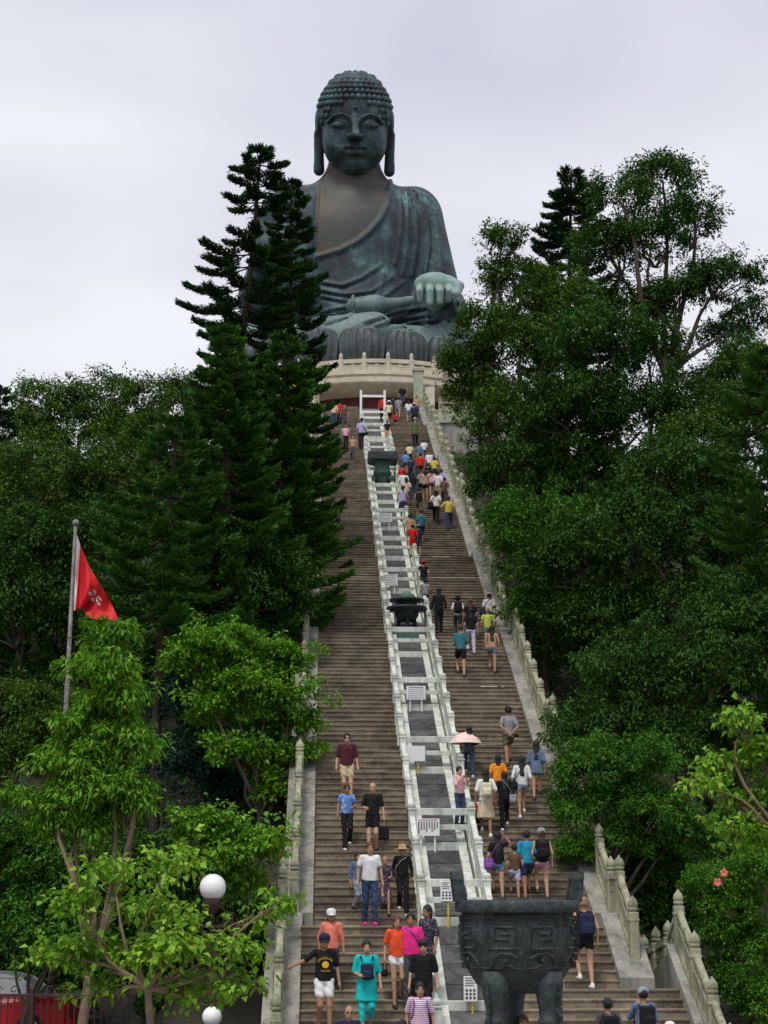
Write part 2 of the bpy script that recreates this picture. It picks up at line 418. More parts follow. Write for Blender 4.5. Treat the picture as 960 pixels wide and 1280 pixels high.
def rail_ys(y0, y1):
    ys = []
    for l in LAND+[Y_TOP]:
        prev = l-L if l != Y_TOP else LAND[-1]
        lo = (l-1.0) if l != Y_TOP else l
        n = 6 if l != Y_TOP else 5
        ys += [prev+(lo-prev)*k/n for k in range(n)]
        if l != Y_TOP: ys += [lo]
    ys += [Y_TOP]
    return [y for y in ys if y0-1e-3 <= y <= y1+1e-3]
def curb_ys(y0, y1):
    ys = [y0]
    for l in LAND+[Y_TOP]:
        prev = l-L if l != Y_TOP else LAND[-1]
        lo = (l-1.0) if l != Y_TOP else l
        ys += [prev, prev+(lo-prev)/3, prev+(lo-prev)*2/3, lo]
    ys += [y1]
    return sorted(set(round(y, 3) for y in ys if y0 <= y <= y1))
CT = 0.26
def rail_pts(x, ys): return [(x, y, rail_z(y)+CT) for y in ys]
XR, XL = 6.26, -0.58
rootR = empty('stone_balustrade', (XR, 33, 0), label='mossy stone balustrade with bud-topped posts beside the climbing crowd and the woods', cat='balustrade')
rail_run(rootR, rail_pts(XR, rail_ys(32.6, Y_TOP)))
curb_run(rootR, 5.84, 6.52, curb_ys(32.3, Y_TOP))
rootL = empty('stone_balustrade', (XL, 33, 0), label='stone balustrade and pale curb half hidden by pine boughs beside people walking down', cat='balustrade')
rail_run(rootL, rail_pts(XL, rail_ys(35.2, Y_TOP)))
curb_run(rootL, -0.86, -0.18, curb_ys(35.0, Y_TOP))
rootL2 = empty('stone_balustrade', (-0.80, 30, 0), label='lower end of stone balustrade that the man in black tee holds', cat='balustrade')
rail_run(rootL2, [(-0.80, y, rail_z(y)+CT) for y in (30.1, 31.4, 32.7, 34.0, 34.85)])
curb_run(rootL2, -1.1, -0.40, [29.6, 31.2, 33.0, 34.98], top=0.26)
rootR2 = empty('stone_balustrade', (7.2, 30, 0), label='lower stone balustrade with steep handrail and bud finials next to the flowering bush', cat='balustrade')
rail_run(rootR2, [(7.2, y, rail_z(y)+CT+0.08) for y in (29.2, 30.4, 31.7, 33.0)])
curb_run(rootR2, 6.96, 7.5, [29.0, 30.4, 31.8, 33.2], top=0.33)
rootR3 = empty('stone_balustrade', (7.0, 33.0, 0), label='short run of three pierced stone panels turning off behind the lower balustrade', cat='balustrade')
_p = []
for (px, py, D) in ((834.5, 1150, 33.6), (819.5, 1158, 34.5), (804.5, 1168, 35.4)):
    q = at(px, py, D); _p.append((q[0], q[1], q[2]-1.19))
_p = [(7.2, 33.0, rail_z(33.0)+CT+0.08)]+_p
for i in range(3):
    p, q = _p[i], _p[i+1]; dx, dy, dz = q[0]-p[0], q[1]-p[1], q[2]-p[2]; O = Vector(rootR3.location)
    link('panel', get_panel(math.hypot(dx, dy), dz), rootR3, Vector(p)-O, (0, 0, -math.atan2(dx, dy)))
    po = link('post', ME_POST, rootR3, Vector(q)-O); link('finial', ME_FIN, po, (0, 0, 0.855))
mb = MB(); p, q = _p[0], _p[-1]
mb.hexa([(p[0]-.2, p[1]+.21, -.6), (p[0]+.25, p[1]+.21, -.6), (q[0]+.25, q[1]+.2, -.6), (q[0]-.2, q[1]+.2, -.6)], [(p[0]-.2, p[1]+.21, p[2]-.04), (p[0]+.25, p[1]+.21, p[2]-.04), (q[0]+.25, q[1]+.2, q[2]-.04), (q[0]-.2, q[1]+.2, q[2]-.04)])
mb.build('plinth', M_CURB, rootR3, -Vector(rootR3.location))

# ------------------------------------------------------------------ pale median between the two flights
med = empty('stone_median', (2.85, 31, 0), label='pale stone median of rails, cross beams and dark slabs climbing between the flights', cat='median')
MO = Vector(med.location)
BEAM = [32.2, 35.3, 38.7, 43.0, 47.4, 52.0, 58.9, 63.3, 68.0, 72.8, 78.0, 83.3, 88.0]
def mz(y): return Zs(y)
ME_MPOST = (lambda mb: (mb.box(-.085, .085, -.085, .085, -0.5, 0.92, 0.012), mb.box(-.1, .1, -.1, .1, 0.92, 0.96, .01), mb.lathe([(.075, .96), (.09, .99), (.09, 1.04), (.06, 1.08), (.001, 1.09)], 10), mb.mesh('median_post', M_WHITE))[-1])(MB())
edges = [30.6]+BEAM+[92.0]
for a, b in zip(edges[:-1], edges[1:]):
    ln = b-a; dz = mz(b)-mz(a)
    # ramp part: the terrace drops a little at every beam
    y0, y1 = a+0.12, b
    n = max(3, round(ln/0.72)); zt = -0.02
    for k in range(n):
        ya = y0+(y1-y0)*k/n; yb = y0+(y1-y0)*(k+1)/n-0.012
        za, zb = mz(ya)+zt, mz(yb)+zt
        mb = MB(); x0, x1 = 2.47, 3.23
        mb.hexa([(x0, ya, za-.5), (x1, ya, za-.5), (x1, yb, zb-.5), (x0, yb, zb-.5)], [(x0, ya, za+.02), (x1, ya, za+.02), (x1, yb, zb+.005), (x0, yb, zb+.005)])
        mb.build('dark_slab', M_SLAB, med, -MO)
    nb = max(2, round(ln/1.3))
    for (x0, x1) in ((2.27, 2.462), (3.238, 3.43)):
        for k in range(nb):
            ya = y0+(y1-y0)*k/nb; yb = y0+(y1-y0)*(k+1)/nb-0.01
            za, zb = mz(ya)+.09, mz(yb)+.09
            mb = MB(); mb.hexa([(x0, ya, za-.6), (x1, ya, za-.6), (x1, yb, zb-.6), (x0, yb, zb-.6)], [(x0, ya, za), (x1, ya, za), (x1, yb, zb), (x0, yb, zb)])
            mb.build('border_block', M_WHITE, med, -MO)
    mb = MB(); mb.box(2.26, 3.44, b-0.02, b+0.10, mz(b)-.6, mz(b)+.16, .01); mb.build('ledge', M_WHITE, med, -MO)
    npn = max(2, round(ln/1.5))
    for X in (2.14, 3.56):
        for k in range(npn):
            ya = a+ln*k/npn; yb = a+ln*(k+1)/npn
            link('rail_post', ME_MPOST, med, Vector((X, ya, mz(ya)))-MO)
            mb = MB(); zl = lambda y: mz(y)
            def hx(x0, x1, p, q, z0, z1): mb.hexa([(x0, p, zl(p)+z0), (x1, p, zl(p)+z0), (x1, q, zl(q)+z0), (x0, q, zl(q)+z0)], [(x0, p, zl(p)+z1), (x1, p, zl(p)+z1), (x1, q, zl(q)+z1), (x0, q, zl(q)+z1)])
            hx(X-.06, X+.06, ya+.087, yb-.087, .70, .82); hx(X-.035, X+.035, ya+.087, yb-.087, .16, .56); hx(X-.07, X+.07, ya+.087, yb-.087, -.5, .16)
            mb.build('rail_panel', M_WHITE, med, -MO)
for b in BEAM[1:]:
    z = mz(b)
    mb = MB(); mb.box(2.225, 3.475, b-.075, b+.075, z+.80, z+.96, .012); mb.build('cross_beam', M_WHITE, med, -MO)
    mb = MB(); mb.box(2.225, 3.475, b-.06, b+.06, z+.46, z+.58, .01); mb.build('cross_beam', M_WHITE, med, -MO)
mb = MB()
mb.hexa([(2.3, 30.6, -.3), (3.4, 30.6, -.3), (3.4, 92, Zs(92)-1.5), (2.3, 92, Zs(92)-1.5)], [(2.3, 30.6, Zs(30.6)-.1), (3.4, 30.6, Zs(30.6)-.1), (3.4, 92, Zs(92)-.1), (2.3, 92, Zs(92)-.1)])
mb.build('core', M_SLAB, med, -MO)
# white gate frame at the head of the median
gt = empty('white_gate_frame', (2.85, 93.0, Zs(93)), label='white painted gate frame at the top of the median', cat='gate')
M_WP = plain('white_paint', (0.80, 0.81, 0.79), 0.5, vary=0.06)
for X in (-0.72, 0.72):
    mb = MB(); mb.box(X-.07, X+.07, -.07, .07, -.8, 2.05, .01); mb.build('gate_post', M_WP, gt)
for z in (1.62, 0.62, 0.25):
    mb = MB(); mb.box(-.65, .65, -.05, .05, z, z+.14, .01); mb.build('gate_bar', M_WP, gt)

# ------------------------------------------------------------------ altar terraces below the statue
ZT = Z_TOP
pb = MB(); pb.box(-5, 12, Y_TOP+0.05, 130, ZT-2.5, ZT-0.01); pb.build('summit_pavement', M_PAVE, kind='structure')
BX, BY, BR = 3.7, 114.6, 10.6                    # projecting round bastion
alt = empty('round_altar_terrace', (BX, BY, ZT), label='round cream stone altar terrace with balustrade under the giant seated statue', cat='terrace')
M_RED = plain('dark_red_wall', (0.10, 0.018, 0.018), 0.7, vary=0.3, scale=2)
M_CREAM = M_ALTAR
zb = at(470, 478, 104)[2]-ZT                     # underside of the cornice
mb = MB(); mb.lathe([(BR-2.2, 0), (BR-2.2, zb+.1)], 72, smooth=False); mb.build('drum_wall', M_RED, alt)
mb = MB(); mb.lathe([(BR-2.2, zb-.35), (BR-1.0, zb-.28), (BR-.25, zb-0.06), (BR-.05, zb+.02), (BR, zb+.10), (BR, zb+.42), (BR-.08, zb+.46), (BR-.06, zb+.55), (BR+.06, zb+.60), (BR+.06, zb+.78), (BR-.6, zb+.80), (0.01, zb+.80)], 144, smooth=False)
mb.build('cornice', M_CREAM, alt)
ME_RPOST = (lambda mb: (mb.box(-.13, .13, -.13, .13, -.1, 1.02, .015), mb.mesh('ring_post', M_CREAM))[-1])(MB())
ME_RFIN = finial_mesh(0.25, 1.45, M_CREAM)
rz = zb+.80; ra = BR-.22; nP = int(2*math.pi*ra/1.62)
da = 2*math.pi/nP; chord = 2*ra*math.sin(da/2)
ME_RPAN = panel_mesh(chord, 0.0, M_CREAM, True, 0.95)
for i in range(nP):
    a = -math.pi/2+da*(i+0.33)
    if abs(((a+math.pi/2+math.pi) % (2*math.pi))-math.pi) > 1.5: continue
    p = (ra*math.cos(a), ra*math.sin(a), rz)
    po = link('ring_post', ME_RPOST, alt, p, (0, 0, a)); link('finial', ME_RFIN, po, (0, 0, 1.01))
    q = (ra*math.cos(a+da), ra*math.sin(a+da))
    link('ring_panel', ME_RPAN, alt, p, (0, 0, -math.atan2(q[0]-p[0], q[1]-p[1])))
# main drum carrying the lotus throne
mb = MB(); mb.lathe([(15, -1), (15, 6.0), (15.4, 6.2), (15.4, 7.0), (13.2, 7.0), (13.2, 9.0), (13.5, 9.2), (13.5, 9.8), (0.01, 9.8)], 96, c=(2.5-BX, 133-BY, 0), smooth=False)
mb.build('upper_drum', M_CREAM, alt)
for X in (-4.6, 3.3, 8.0):                       # pillars in front of the red wall
    mb = MB(); mb.box(X-.45, X+.45, -BR+0.6, -BR+1.5, 0, zb-.05, .03); mb.build('pillar', M_CREAM, alt)
# side terrace right of the stair head
ter = empty('side_terrace', (8.2, 92, 0), label='greenish stone side terrace with pierced parapet beyond the top of the stairs', cat='terrace')
M_GREEN = stone('green_grey_stone', (0.30,0.34,0.24), (0.44,0.47,0.36), (0.2,0.22,0.15), 1.0, 8, 0.5)
O = Vector(ter.location)
zt_ = at(545, 505, 92)[2]; zb_ = at(545, 531, 92)[2]
mb = MB(); mb.box(6.75, 14, 91.6, 99, zb_-6, zb_, .02); mb.build('base_wall', M_CURB, ter, -O)
mb = MB(); mb.box(6.7, 14, 91.5, 91.8, zb_+.002, zt_-.75, .02); mb.build('parapet_wall', M_GREEN, ter, -O)
for k in range(5):
    X = 6.85+1.5*k
    po = link('post', ME_POST, ter, Vector((X, 91.65, zt_-.80))-O); link('finial', ME_FIN, po, (0, 0, .855))
    if k < 4: link('panel', get_panel(1.5, 0.0), ter, Vector((X, 91.65, zt_-.80))-O, (0, 0, -math.pi/2))
hp = empty('gate_pillar', (5.9, Y_TOP-0.5, Zs(Y_TOP)), label='tall square stone pillar at the head of the stairs under the terrace', cat='pillar')
mb = MB(); mb.box(-.3, .3, -.3, .3, -.6, 2.3, .03); mb.build('shaft', M_GREEN, hp)
mb = MB(); mb.box(-.36, .36, -.36, .36, 2.3, 2.5, .03); mb.build('cap', M_GREEN, hp)
M_ROPE = plain('rope', (0.5, 0.47, 0.42), 0.8)
# ================================================================== implicit surfaces (numpy) -> quad mesh by surface nets
def v_sub(P, c): return P-np.asarray(c, np.float32)
def sd_ell(P, c, r):
    r = np.asarray(r, np.float32); q = v_sub(P, c)
    k0 = np.linalg.norm(q/r, axis=-1); k1 = np.linalg.norm(q/(r*r), axis=-1)
    return k0*(k0-1)/np.maximum(k1, 1e-6)
def sd_sph(P, c, r): return np.linalg.norm(v_sub(P, c), axis=-1)-r
def sd_cap(P, a, b, ra, rb=None):
    rb = ra if rb is None else rb
    a = np.asarray(a, np.float32); b = np.asarray(b, np.float32)
    ba = b-a; pa = P-a; h = np.clip((pa@ba)/max(float(ba@ba), 1e-9), 0, 1)
    return np.linalg.norm(pa-h[..., None]*ba, axis=-1)-(ra+(rb-ra)*h)
def sd_ecap(P, a, b, ra, rb, sx=1.0, sy=1.0):
    """capsule with stretched x / y section"""
    s = np.array([1/sx, 1/sy, 1.0], np.float32)
    return sd_cap(P*s, np.asarray(a)*s, np.asarray(b)*s, ra, rb)*min(sx, sy, 1.0)
def smin(a, b, k):
    h = np.clip(0.5+0.5*(b-a)/k, 0, 1); return b+(a-b)*h-k*h*(1-h)
def smax(a, b, k): return -smin(-a, -b, k)
def sd_curve(P, pts, r):
    d = None
    for p, q in zip(pts[:-1], pts[1:]):
        e = sd_cap(P, p, q, r); d = e if d is None else np.minimum(d, e)
    return d
def nets(fn, lo, hi, h):
    """surface nets of fn<0 in the box; returns V, F(quads)"""
    lo = np.asarray(lo, float); hi = np.asarray(hi, float)
    n = np.maximum(np.ceil((hi-lo)/h).astype(int)+1, 3)
    ax = [(lo[i]+h*np.arange(n[i])).astype(np.float32) for i in range(3)]
    G = np.stack(np.meshgrid(*ax, indexing='ij'), -1)
    D = fn(G.reshape(-1, 3)).reshape(n).astype(np.float32)
    D[0] = np.maximum(D[0], h*.3); D[-1] = np.maximum(D[-1], h*.3); D[:, 0] = np.maximum(D[:, 0], h*.3); D[:, -1] = np.maximum(D[:, -1], h*.3); D[:, :, 0] = np.maximum(D[:, :, 0], h*.3); D[:, :, -1] = np.maximum(D[:, :, -1], h*.3)
    S = D < 0
    c = [S[i:n[0]-1+i, j:n[1]-1+j, k:n[2]-1+k] for i in (0, 1) for j in (0, 1) for k in (0, 1)]
    cnt = sum(x.astype(np.int8) for x in c); act = (cnt > 0) & (cnt < 8)
    idx = -np.ones(act.shape, np.int64); A = np.argwhere(act); idx[act] = np.arange(len(A))
    if len(A) == 0: return np.zeros((0, 3)), np.zeros((0, 4), int)
    acc = np.zeros((len(A), 3)); w = np.zeros(len(A))
    cor = [(i, j, k) for i in (0, 1) for j in (0, 1) for k in (0, 1)]
    for a in range(8):
        for b in range(a+1, 8):
            p, q = cor[a], cor[b]
            if sum(abs(p[t]-q[t]) for t in range(3)) != 1: continue
            da = D[A[:, 0]+p[0], A[:, 1]+p[1], A[:, 2]+p[2]]; db = D[A[:, 0]+q[0], A[:, 1]+q[1], A[:, 2]+q[2]]
            m = (da < 0) != (db < 0)
            t = np.where(m, da/np.where(m, da-db, 1), 0)
            pt = np.array(p)+t[:, None]*(np.array(q)-np.array(p)); acc += pt*m[:, None]; w += m
    V = lo+h*(A+acc/w[:, None])
    F = []
    for d in range(3):
        o1, o2 = [(1, 2), (2, 0), (0, 1)][d]
        sl = [slice(None)]*3; s2 = [slice(None)]*3
        sl[d] = slice(0, n[d]-1); s2[d] = slice(1, n[d])
        s0 = S[tuple(sl)]; s1 = S[tuple(s2)]
        E_ = np.argwhere(s0 != s1)
        ok = (E_[:, o1] > 0) & (E_[:, o2] > 0) & (E_[:, o1] < n[o1]-1) & (E_[:, o2] < n[o2]-1); E_ = E_[ok]
        ins = s0[tuple(E_.T)]
        def cell(a, b):
            q = E_.copy(); q[:, o1] -= a; q[:, o2] -= b; return idx[tuple(q.T)]
        f = np.stack([cell(1, 1), cell(0, 1), cell(0, 0), cell(1, 0)], 1)
        f[~ins] = f[~ins][:, ::-1]; F.append(f)
    F = np.concatenate(F); F = F[(F >= 0).all(1)]
    return V, F
def nets_mesh(name, fn, lo, hi, h, mat, smooth=True):
    V, F = nets(fn, lo, hi, h); return mesh_np(name, V, F, mat, smooth)
def merge(parts):
    Vs, Fs, o = [], [], 0
    for V, F in parts:
        Vs.append(V); Fs.append(F+o); o += len(V)
    return np.concatenate(Vs), np.concatenate(Fs)
# ================================================================== giant seated statue
def bronze(name, seams=True):
    m, n, l, b = _nodes(name); b.inputs['Roughness'].default_value = 0.58; b.inputs['Metallic'].default_value = 0.15
    b.inputs['Specular IOR Level'].default_value = 0.35
    g = n.new('ShaderNodeTexCoord')
    a = n.new('ShaderNodeTexNoise'); a.inputs['Scale'].default_value = 0.30; a.inputs['Detail'].default_value = 7; a.inputs['Roughness'].default_value = 0.66
    mpn = n.new('ShaderNodeMapping'); mpn.inputs['Scale'].default_value = (1, 1, 0.4); l.new(g.outputs['Object'], mpn.inputs['Vector'])
    c = n.new('ShaderNodeTexNoise'); c.inputs['Scale'].default_value = 0.75; c.inputs['Detail'].default_value = 6; c.inputs['Roughness'].default_value = 0.7
    l.new(g.outputs['Object'], a.inputs['Vector']); l.new(mpn.outputs[0], c.inputs['Vector'])
    r = n.new('ShaderNodeValToRGB'); e = r.color_ramp.elements
    e[0].position = 0.36; e[0].color = (0.030, 0.024, 0.026, 1); e[1].position = 0.66; e[1].color = (0.20, 0.34, 0.335, 1)
    q = e.new(0.46); q.color = (0.028, 0.042, 0.051, 1); q = e.new(0.55); q.color = (0.054, 0.094, 0.104, 1)
    ad = n.new('ShaderNodeMath'); ad.operation = 'MULTIPLY_ADD'; ad.inputs[1].default_value = 0.55
    h = n.new('ShaderNodeMath'); h.operation = 'MULTIPLY'; h.inputs[1].default_value = 0.45
    l.new(a.outputs['Fac'], ad.inputs[0]); l.new(c.outputs['Fac'], h.inputs[0]); l.new(h.outputs[0], ad.inputs[2]); l.new(ad.outputs[0], r.inputs['Fac'])
    last = r.outputs[0]
    if seams:
        br = n.new('ShaderNodeTexBrick'); br.inputs['Scale'].default_value = 1.0; br.inputs['Brick Width'].default_value = 2.1; br.inputs['Row Height'].default_value = 1.7
        br.inputs['Mortar Size'].default_value = 0.014; br.inputs['Color1'].default_value = (0.72, 0.74, 0.76, 1); br.inputs['Color2'].default_value = (1.08, 1.08, 1.08, 1); br.inputs['Mortar'].default_value = (0.55, 0.6, 0.6, 1)
        cx = n.new('ShaderNodeCombineXYZ'); sp = n.new('ShaderNodeSeparateXYZ'); l.new(g.outputs['Object'], sp.inputs[0])
        sm = n.new('ShaderNodeMath'); sm.operation = 'MULTIPLY_ADD'; sm.inputs[1].default_value = 0.8
        l.new(sp.outputs['Y'], sm.inputs[0]); l.new(sp.outputs['X'], sm.inputs[2])
        l.new(sm.outputs[0], cx.inputs['X']); l.new(sp.outputs['Z'], cx.inputs['Y']); l.new(cx.outputs[0], br.inputs['Vector'])
        mxr = n.new('ShaderNodeMix'); mxr.data_type = 'RGBA'; mxr.blend_type = 'MULTIPLY'; mxr.inputs['Factor'].default_value = 0.9
        l.new(last, mxr.inputs['A']); l.new(br.outputs['Color'], mxr.inputs['B']); last = mxr.outputs['Result']
    l.new(last, b.inputs['Base Color'])
    bp = n.new('ShaderNodeBump'); bp.inputs['Strength'].default_value = 0.25; bp.inputs['Distance'].default_value = 0.12
    l.new(c.outputs['Fac'], bp.inputs['Height']); l.new(bp.outputs[0], b.inputs['Normal'])
    MATS[name] = m; return m
M_BRONZE = bronze('weathered_bronze'); M_BRONZE2 = bronze('weathered_bronze_plain', False)
M_CHEST = stone('bare_bronze_chest', (0.040,0.052,0.053), (0.085,0.088,0.076), (0.115,0.066,0.045), 0.12, 1.2, 0.9, rough=0.55, bump=0.15)
SX, SY, SZ = 2.40, 135.0, 45.6
TILT = math.radians(21)
HC = np.array([0.0, -1.6, 25.0])
def to_head(P):
    q = P-HC.astype(np.float32); c, s = math.cos(TILT), math.sin(TILT)
    return np.stack([q[:, 0], c*q[:, 1]+s*q[:, 2], -s*q[:, 1]+c*q[:, 2]], 1)
def head_to_body(p):
    p = np.atleast_2d(p); c, s = math.cos(TILT), math.sin(TILT)
    return np.stack([p[:, 0], c*p[:, 1]-s*p[:, 2], s*p[:, 1]+c*p[:, 2]], 1)+HC
def mir(P): Q = P.copy(); Q[:, 0] = np.abs(Q[:, 0]); return Q
def f_head(P):
    H = to_head(P); M = mir(H)
    d = sd_ell(H, (0, .25, .7), (3.15, 3.45, 3.7))
    d = smin(d, sd_ell(H, (0, -.35, -1.35), (2.85, 2.95, 3.15)), .7)
    d = smin(d, sd_ell(M, (1.25, -1.75, -1.75), (1.45, 1.45, 1.6)), .8)
    d = smin(d, sd_ell(H, (0, -2.25, -3.65), (1.05, .95, .75)), .9)
    # sockets, lids
    d = smax(d, -sd_ell(M, (1.28, -3.75, -.05), (1.0, .66, .42)), .35)
    d = smin(d, sd_ell(M, (1.28, -2.72, -.22), (.86, .60, .50)), .12)
    d = smax(d, -sd_curve(M, [(.46, -3.36, -.46), (1.0, -3.40, -.62), (1.5, -3.26, -.60), (2.2, -2.80, -.36)], .17), .06)
    # brows and nose
    d = smin(d, sd_curve(M, [(.30, -3.42, .0), (.55, -3.45, .48), (1.2, -3.30, .78), (1.9, -2.9, .64), (2.5, -2.25, .10)], .13), .22)
    d = smin(d, sd_cap(H, (0, -3.28, .5), (0, -3.98, -1.05), .20, .40), .30)
    d = smin(d, sd_sph(M, (.42, -3.55, -1.18), .30), .18)
    d = smax(d, -sd_cap(H, (0, -3.72, -1.55), (0, -3.62, -1.9), .10), .1)
    # lips
    d = smin(d, sd_ell(H, (0, -2.95, -2.25), (1.05, .55, .75)), .4)
    d = smin(d, sd_curve(M, [(0, -3.52, -2.14), (.35, -3.54, -2.02), (.86, -3.12, -2.20)], .20), .12)
    d = smin(d, sd_ell(H, (0, -3.42, -2.60), (.62, .30, .25)), .12)
    d = smax(d, -sd_curve(M, [(0, -3.72, -2.33), (.5, -3.62, -2.29), (.98, -3.14, -2.22)], .11), .06)
    d = smax(d, -sd_ell(H, (0, -3.35, -3.0), (.7, .25, .16)), .25)
    # urna
    d = smin(d, sd_sph(H, (0, -3.22, 1.35), .13), .05)
    # ears with long lobes
    e = sd_ell(M, (3.22, .35, .35), (.42, .95, 1.35))
    e = smin(e, sd_ecap(M, (3.28, .15, -.6), (3.20, -.25, -3.95), .40, .50, 1.0, 1.15), .35)
    e = smax(e, -sd_ell(M, (3.68, .05, .25), (.28, .5, .8)), .15)
    e = smax(e, -sd_ell(M, (3.75, -.2, -2.2), (.25, .22, 1.1)), .1)
    return np.minimum(d, smin(d, e, .18))
def in_face(H):
    return (H[:, 0]/2.95)**2+((H[:, 2]+1.15)/3.05)**2
def f_hair(P):
    H = to_head(P)
    d = smin(sd_ell(H, (0, .45, 1.0), (3.30, 3.5, 3.62)), sd_ell(H, (0, .75, 3.35), (2.35, 2.3, 1.45)), 1.0)
    cut = np.where(H[:, 1] < .3, (1-np.sqrt(in_face(H)))*2.8, -5+0*H[:, 0])
    d = smax(d, cut, .1)
    d = np.maximum(d, -2.6-H[:, 2]-0.0*H[:, 1])
    return d
def f_robe_base(P):
    P = P.copy(); P[:, 2] = np.where(P[:, 2] > 6, 6+(P[:, 2]-6)/1.235, P[:, 2])
    d = sd_ell(P, (0, 1.2, 7.5), (6.3, 4.9, 7.0))
    d = smin(d, sd_ell(P, (0, .9, 12.5), (6.9, 4.4, 5.0)), 1.5)
    d = smin(d, sd_cap(P, (-5.3, 1.4, 15.3), (5.3, 1.4, 15.3), 2.3), 1.6)
    d = smin(d, sd_cap(P, (0, 1.0, 16.3), (0, .3, 19.2), 3.1, 2.35), 1.6)
    # statue's left arm (viewer's right), long sleeve
    d = smin(d, sd_cap(P, (5.9, 1.4, 15.0), (7.5, .4, 7.6), 2.3, 2.45), 1.0)
    d = smin(d, sd_cap(P, (7.6, .2, 7.0), (8.6, -5.6, 5.6), 2.2, 1.25), .9)
    d = smin(d, sd_ecap(P, (7.6, -1.2, 7.0), (8.2, -2.2, 3.0), 2.3, 2.0, 1.0, 1.3), 1.0)
    # statue's right upper arm (viewer's left) and raised forearm
    d = smin(d, sd_cap(P, (-5.9, 1.4, 15.0), (-8.0, -.4, 8.2), 2.3, 2.2), 1.0)
    d = smin(d, sd_cap(P, (-8.0, -.6, 8.2), (-7.6, -5.0, 11.0), 2.0, 1.1), .8)
    return d
def f_lap(P):
    M = mir(P)
    d = sd_ecap(M, (2.5, -.5, 2.6), (8.4, -4.8, 2.3), 2.9, 2.4, 1.0, 1.0)
    d = smin(d, sd_ecap(P, (8.5, -5.0, 2.1), (-2.5, -9.0, 1.7), 2.4, 1.9), .9)
    d = smin(d, sd_cap(P, (-8.5, -5.0, 2.2), (1.5, -8.9, 2.7), 2.4, 1.75), .5)
    d = smin(d, sd_ell(P, (0, -3.5, 1.7), (9.6, 6.4, 1.9)), .8)
    return smax(d, -P[:, 2]-.02, .1)
def f_body(P):
    return smin(f_robe_base(P), f_lap(P), .7)
def trace(px, py, fn, t0=108.0):
    r = ray(px, py).astype(np.float64); t = t0
    for _ in range(60):
        p = np.array([[r[0]*t-SX, t-SY, r[2]*t+EYE-SZ]], np.float32); d = float(fn(p)[0])
        t += d*0.8
        if d < 0.01 or t > 170: break
    return p[0]
def px_curve(pts, fn, sub=4, lift=0.0):
    o = []
    for (a, b), (c, d) in zip(pts[:-1], pts[1:]):
        for k in range(sub): o.append(trace(a+(c-a)*k/sub, b+(d-b)*k/sub, fn))
    o.append(trace(*pts[-1], fn)); return [q for q in o if q[1] < 8]
NECK = px_curve([(488, 222), (487, 240), (484, 258), (477, 272), (464, 288), (447, 302), (425, 313), (398, 321)], f_body)
NECK2 = px_curve([(398, 232), (396, 262), (394, 300), (396, 322)], f_body)
FOLDS = [([(497, 229), (502, 255), (501, 292), (494, 330)], .16), ([(513, 236), (520, 268), (521, 300), (514, 345)], .22),
         ([(524, 242), (534, 275), (536, 310), (531, 340)], .20), ([(505, 232), (510, 258), (510, 300), (503, 345)], .15),
         ([(541, 275), (549, 310), (552, 340)], .22), ([(400, 352), (428, 357), (452, 347), (478, 330)], .15),
         ([(400, 362), (432, 368), (465, 364), (492, 345)], .15), ([(401, 370), (440, 377), (480, 370), (506, 352)], .15),
         ([(470, 371), (476, 360), (480, 340)], .10), ([(398, 398), (420, 390), (446, 384)], .17), ([(403, 404), (430, 396), (450, 388)], .15),
         ([(398, 391), (420, 385), (440, 382)], .14), ([(455, 402), (475, 396), (500, 388), (530, 384)], .18), ([(470, 406), (500, 398), (540, 393)], .16),
         ([(493, 410), (520, 402), (560, 398)], .14), ([(480, 402), (492, 396), (510, 391)], .12), ([(558, 350), (566, 372), (570, 392)], .2)]
FOLDS = [(px_curve(c, f_body, 3), r) for c, r in FOLDS]
_neck_path = np.array(NECK+NECK2[::-1])
def f_statue(P):
    d = f_body(P)
    near = np.abs(d) < .9; Q = P[near]; e = d[near]
    for c, r in FOLDS:
        if len(c) > 1:
            e = smax(e, -sd_curve(Q, [q+np.array([.28, -.05, -.26], np.float32) for q in c], r*.9), .14)
            e = smin(e, sd_curve(Q, c, r), .12)
    e = smin(e, sd_curve(Q, NECK, .24), .12); e = smin(e, sd_curve(Q, NECK2, .2), .15)
    d = d.copy(); d[near] = e; return d
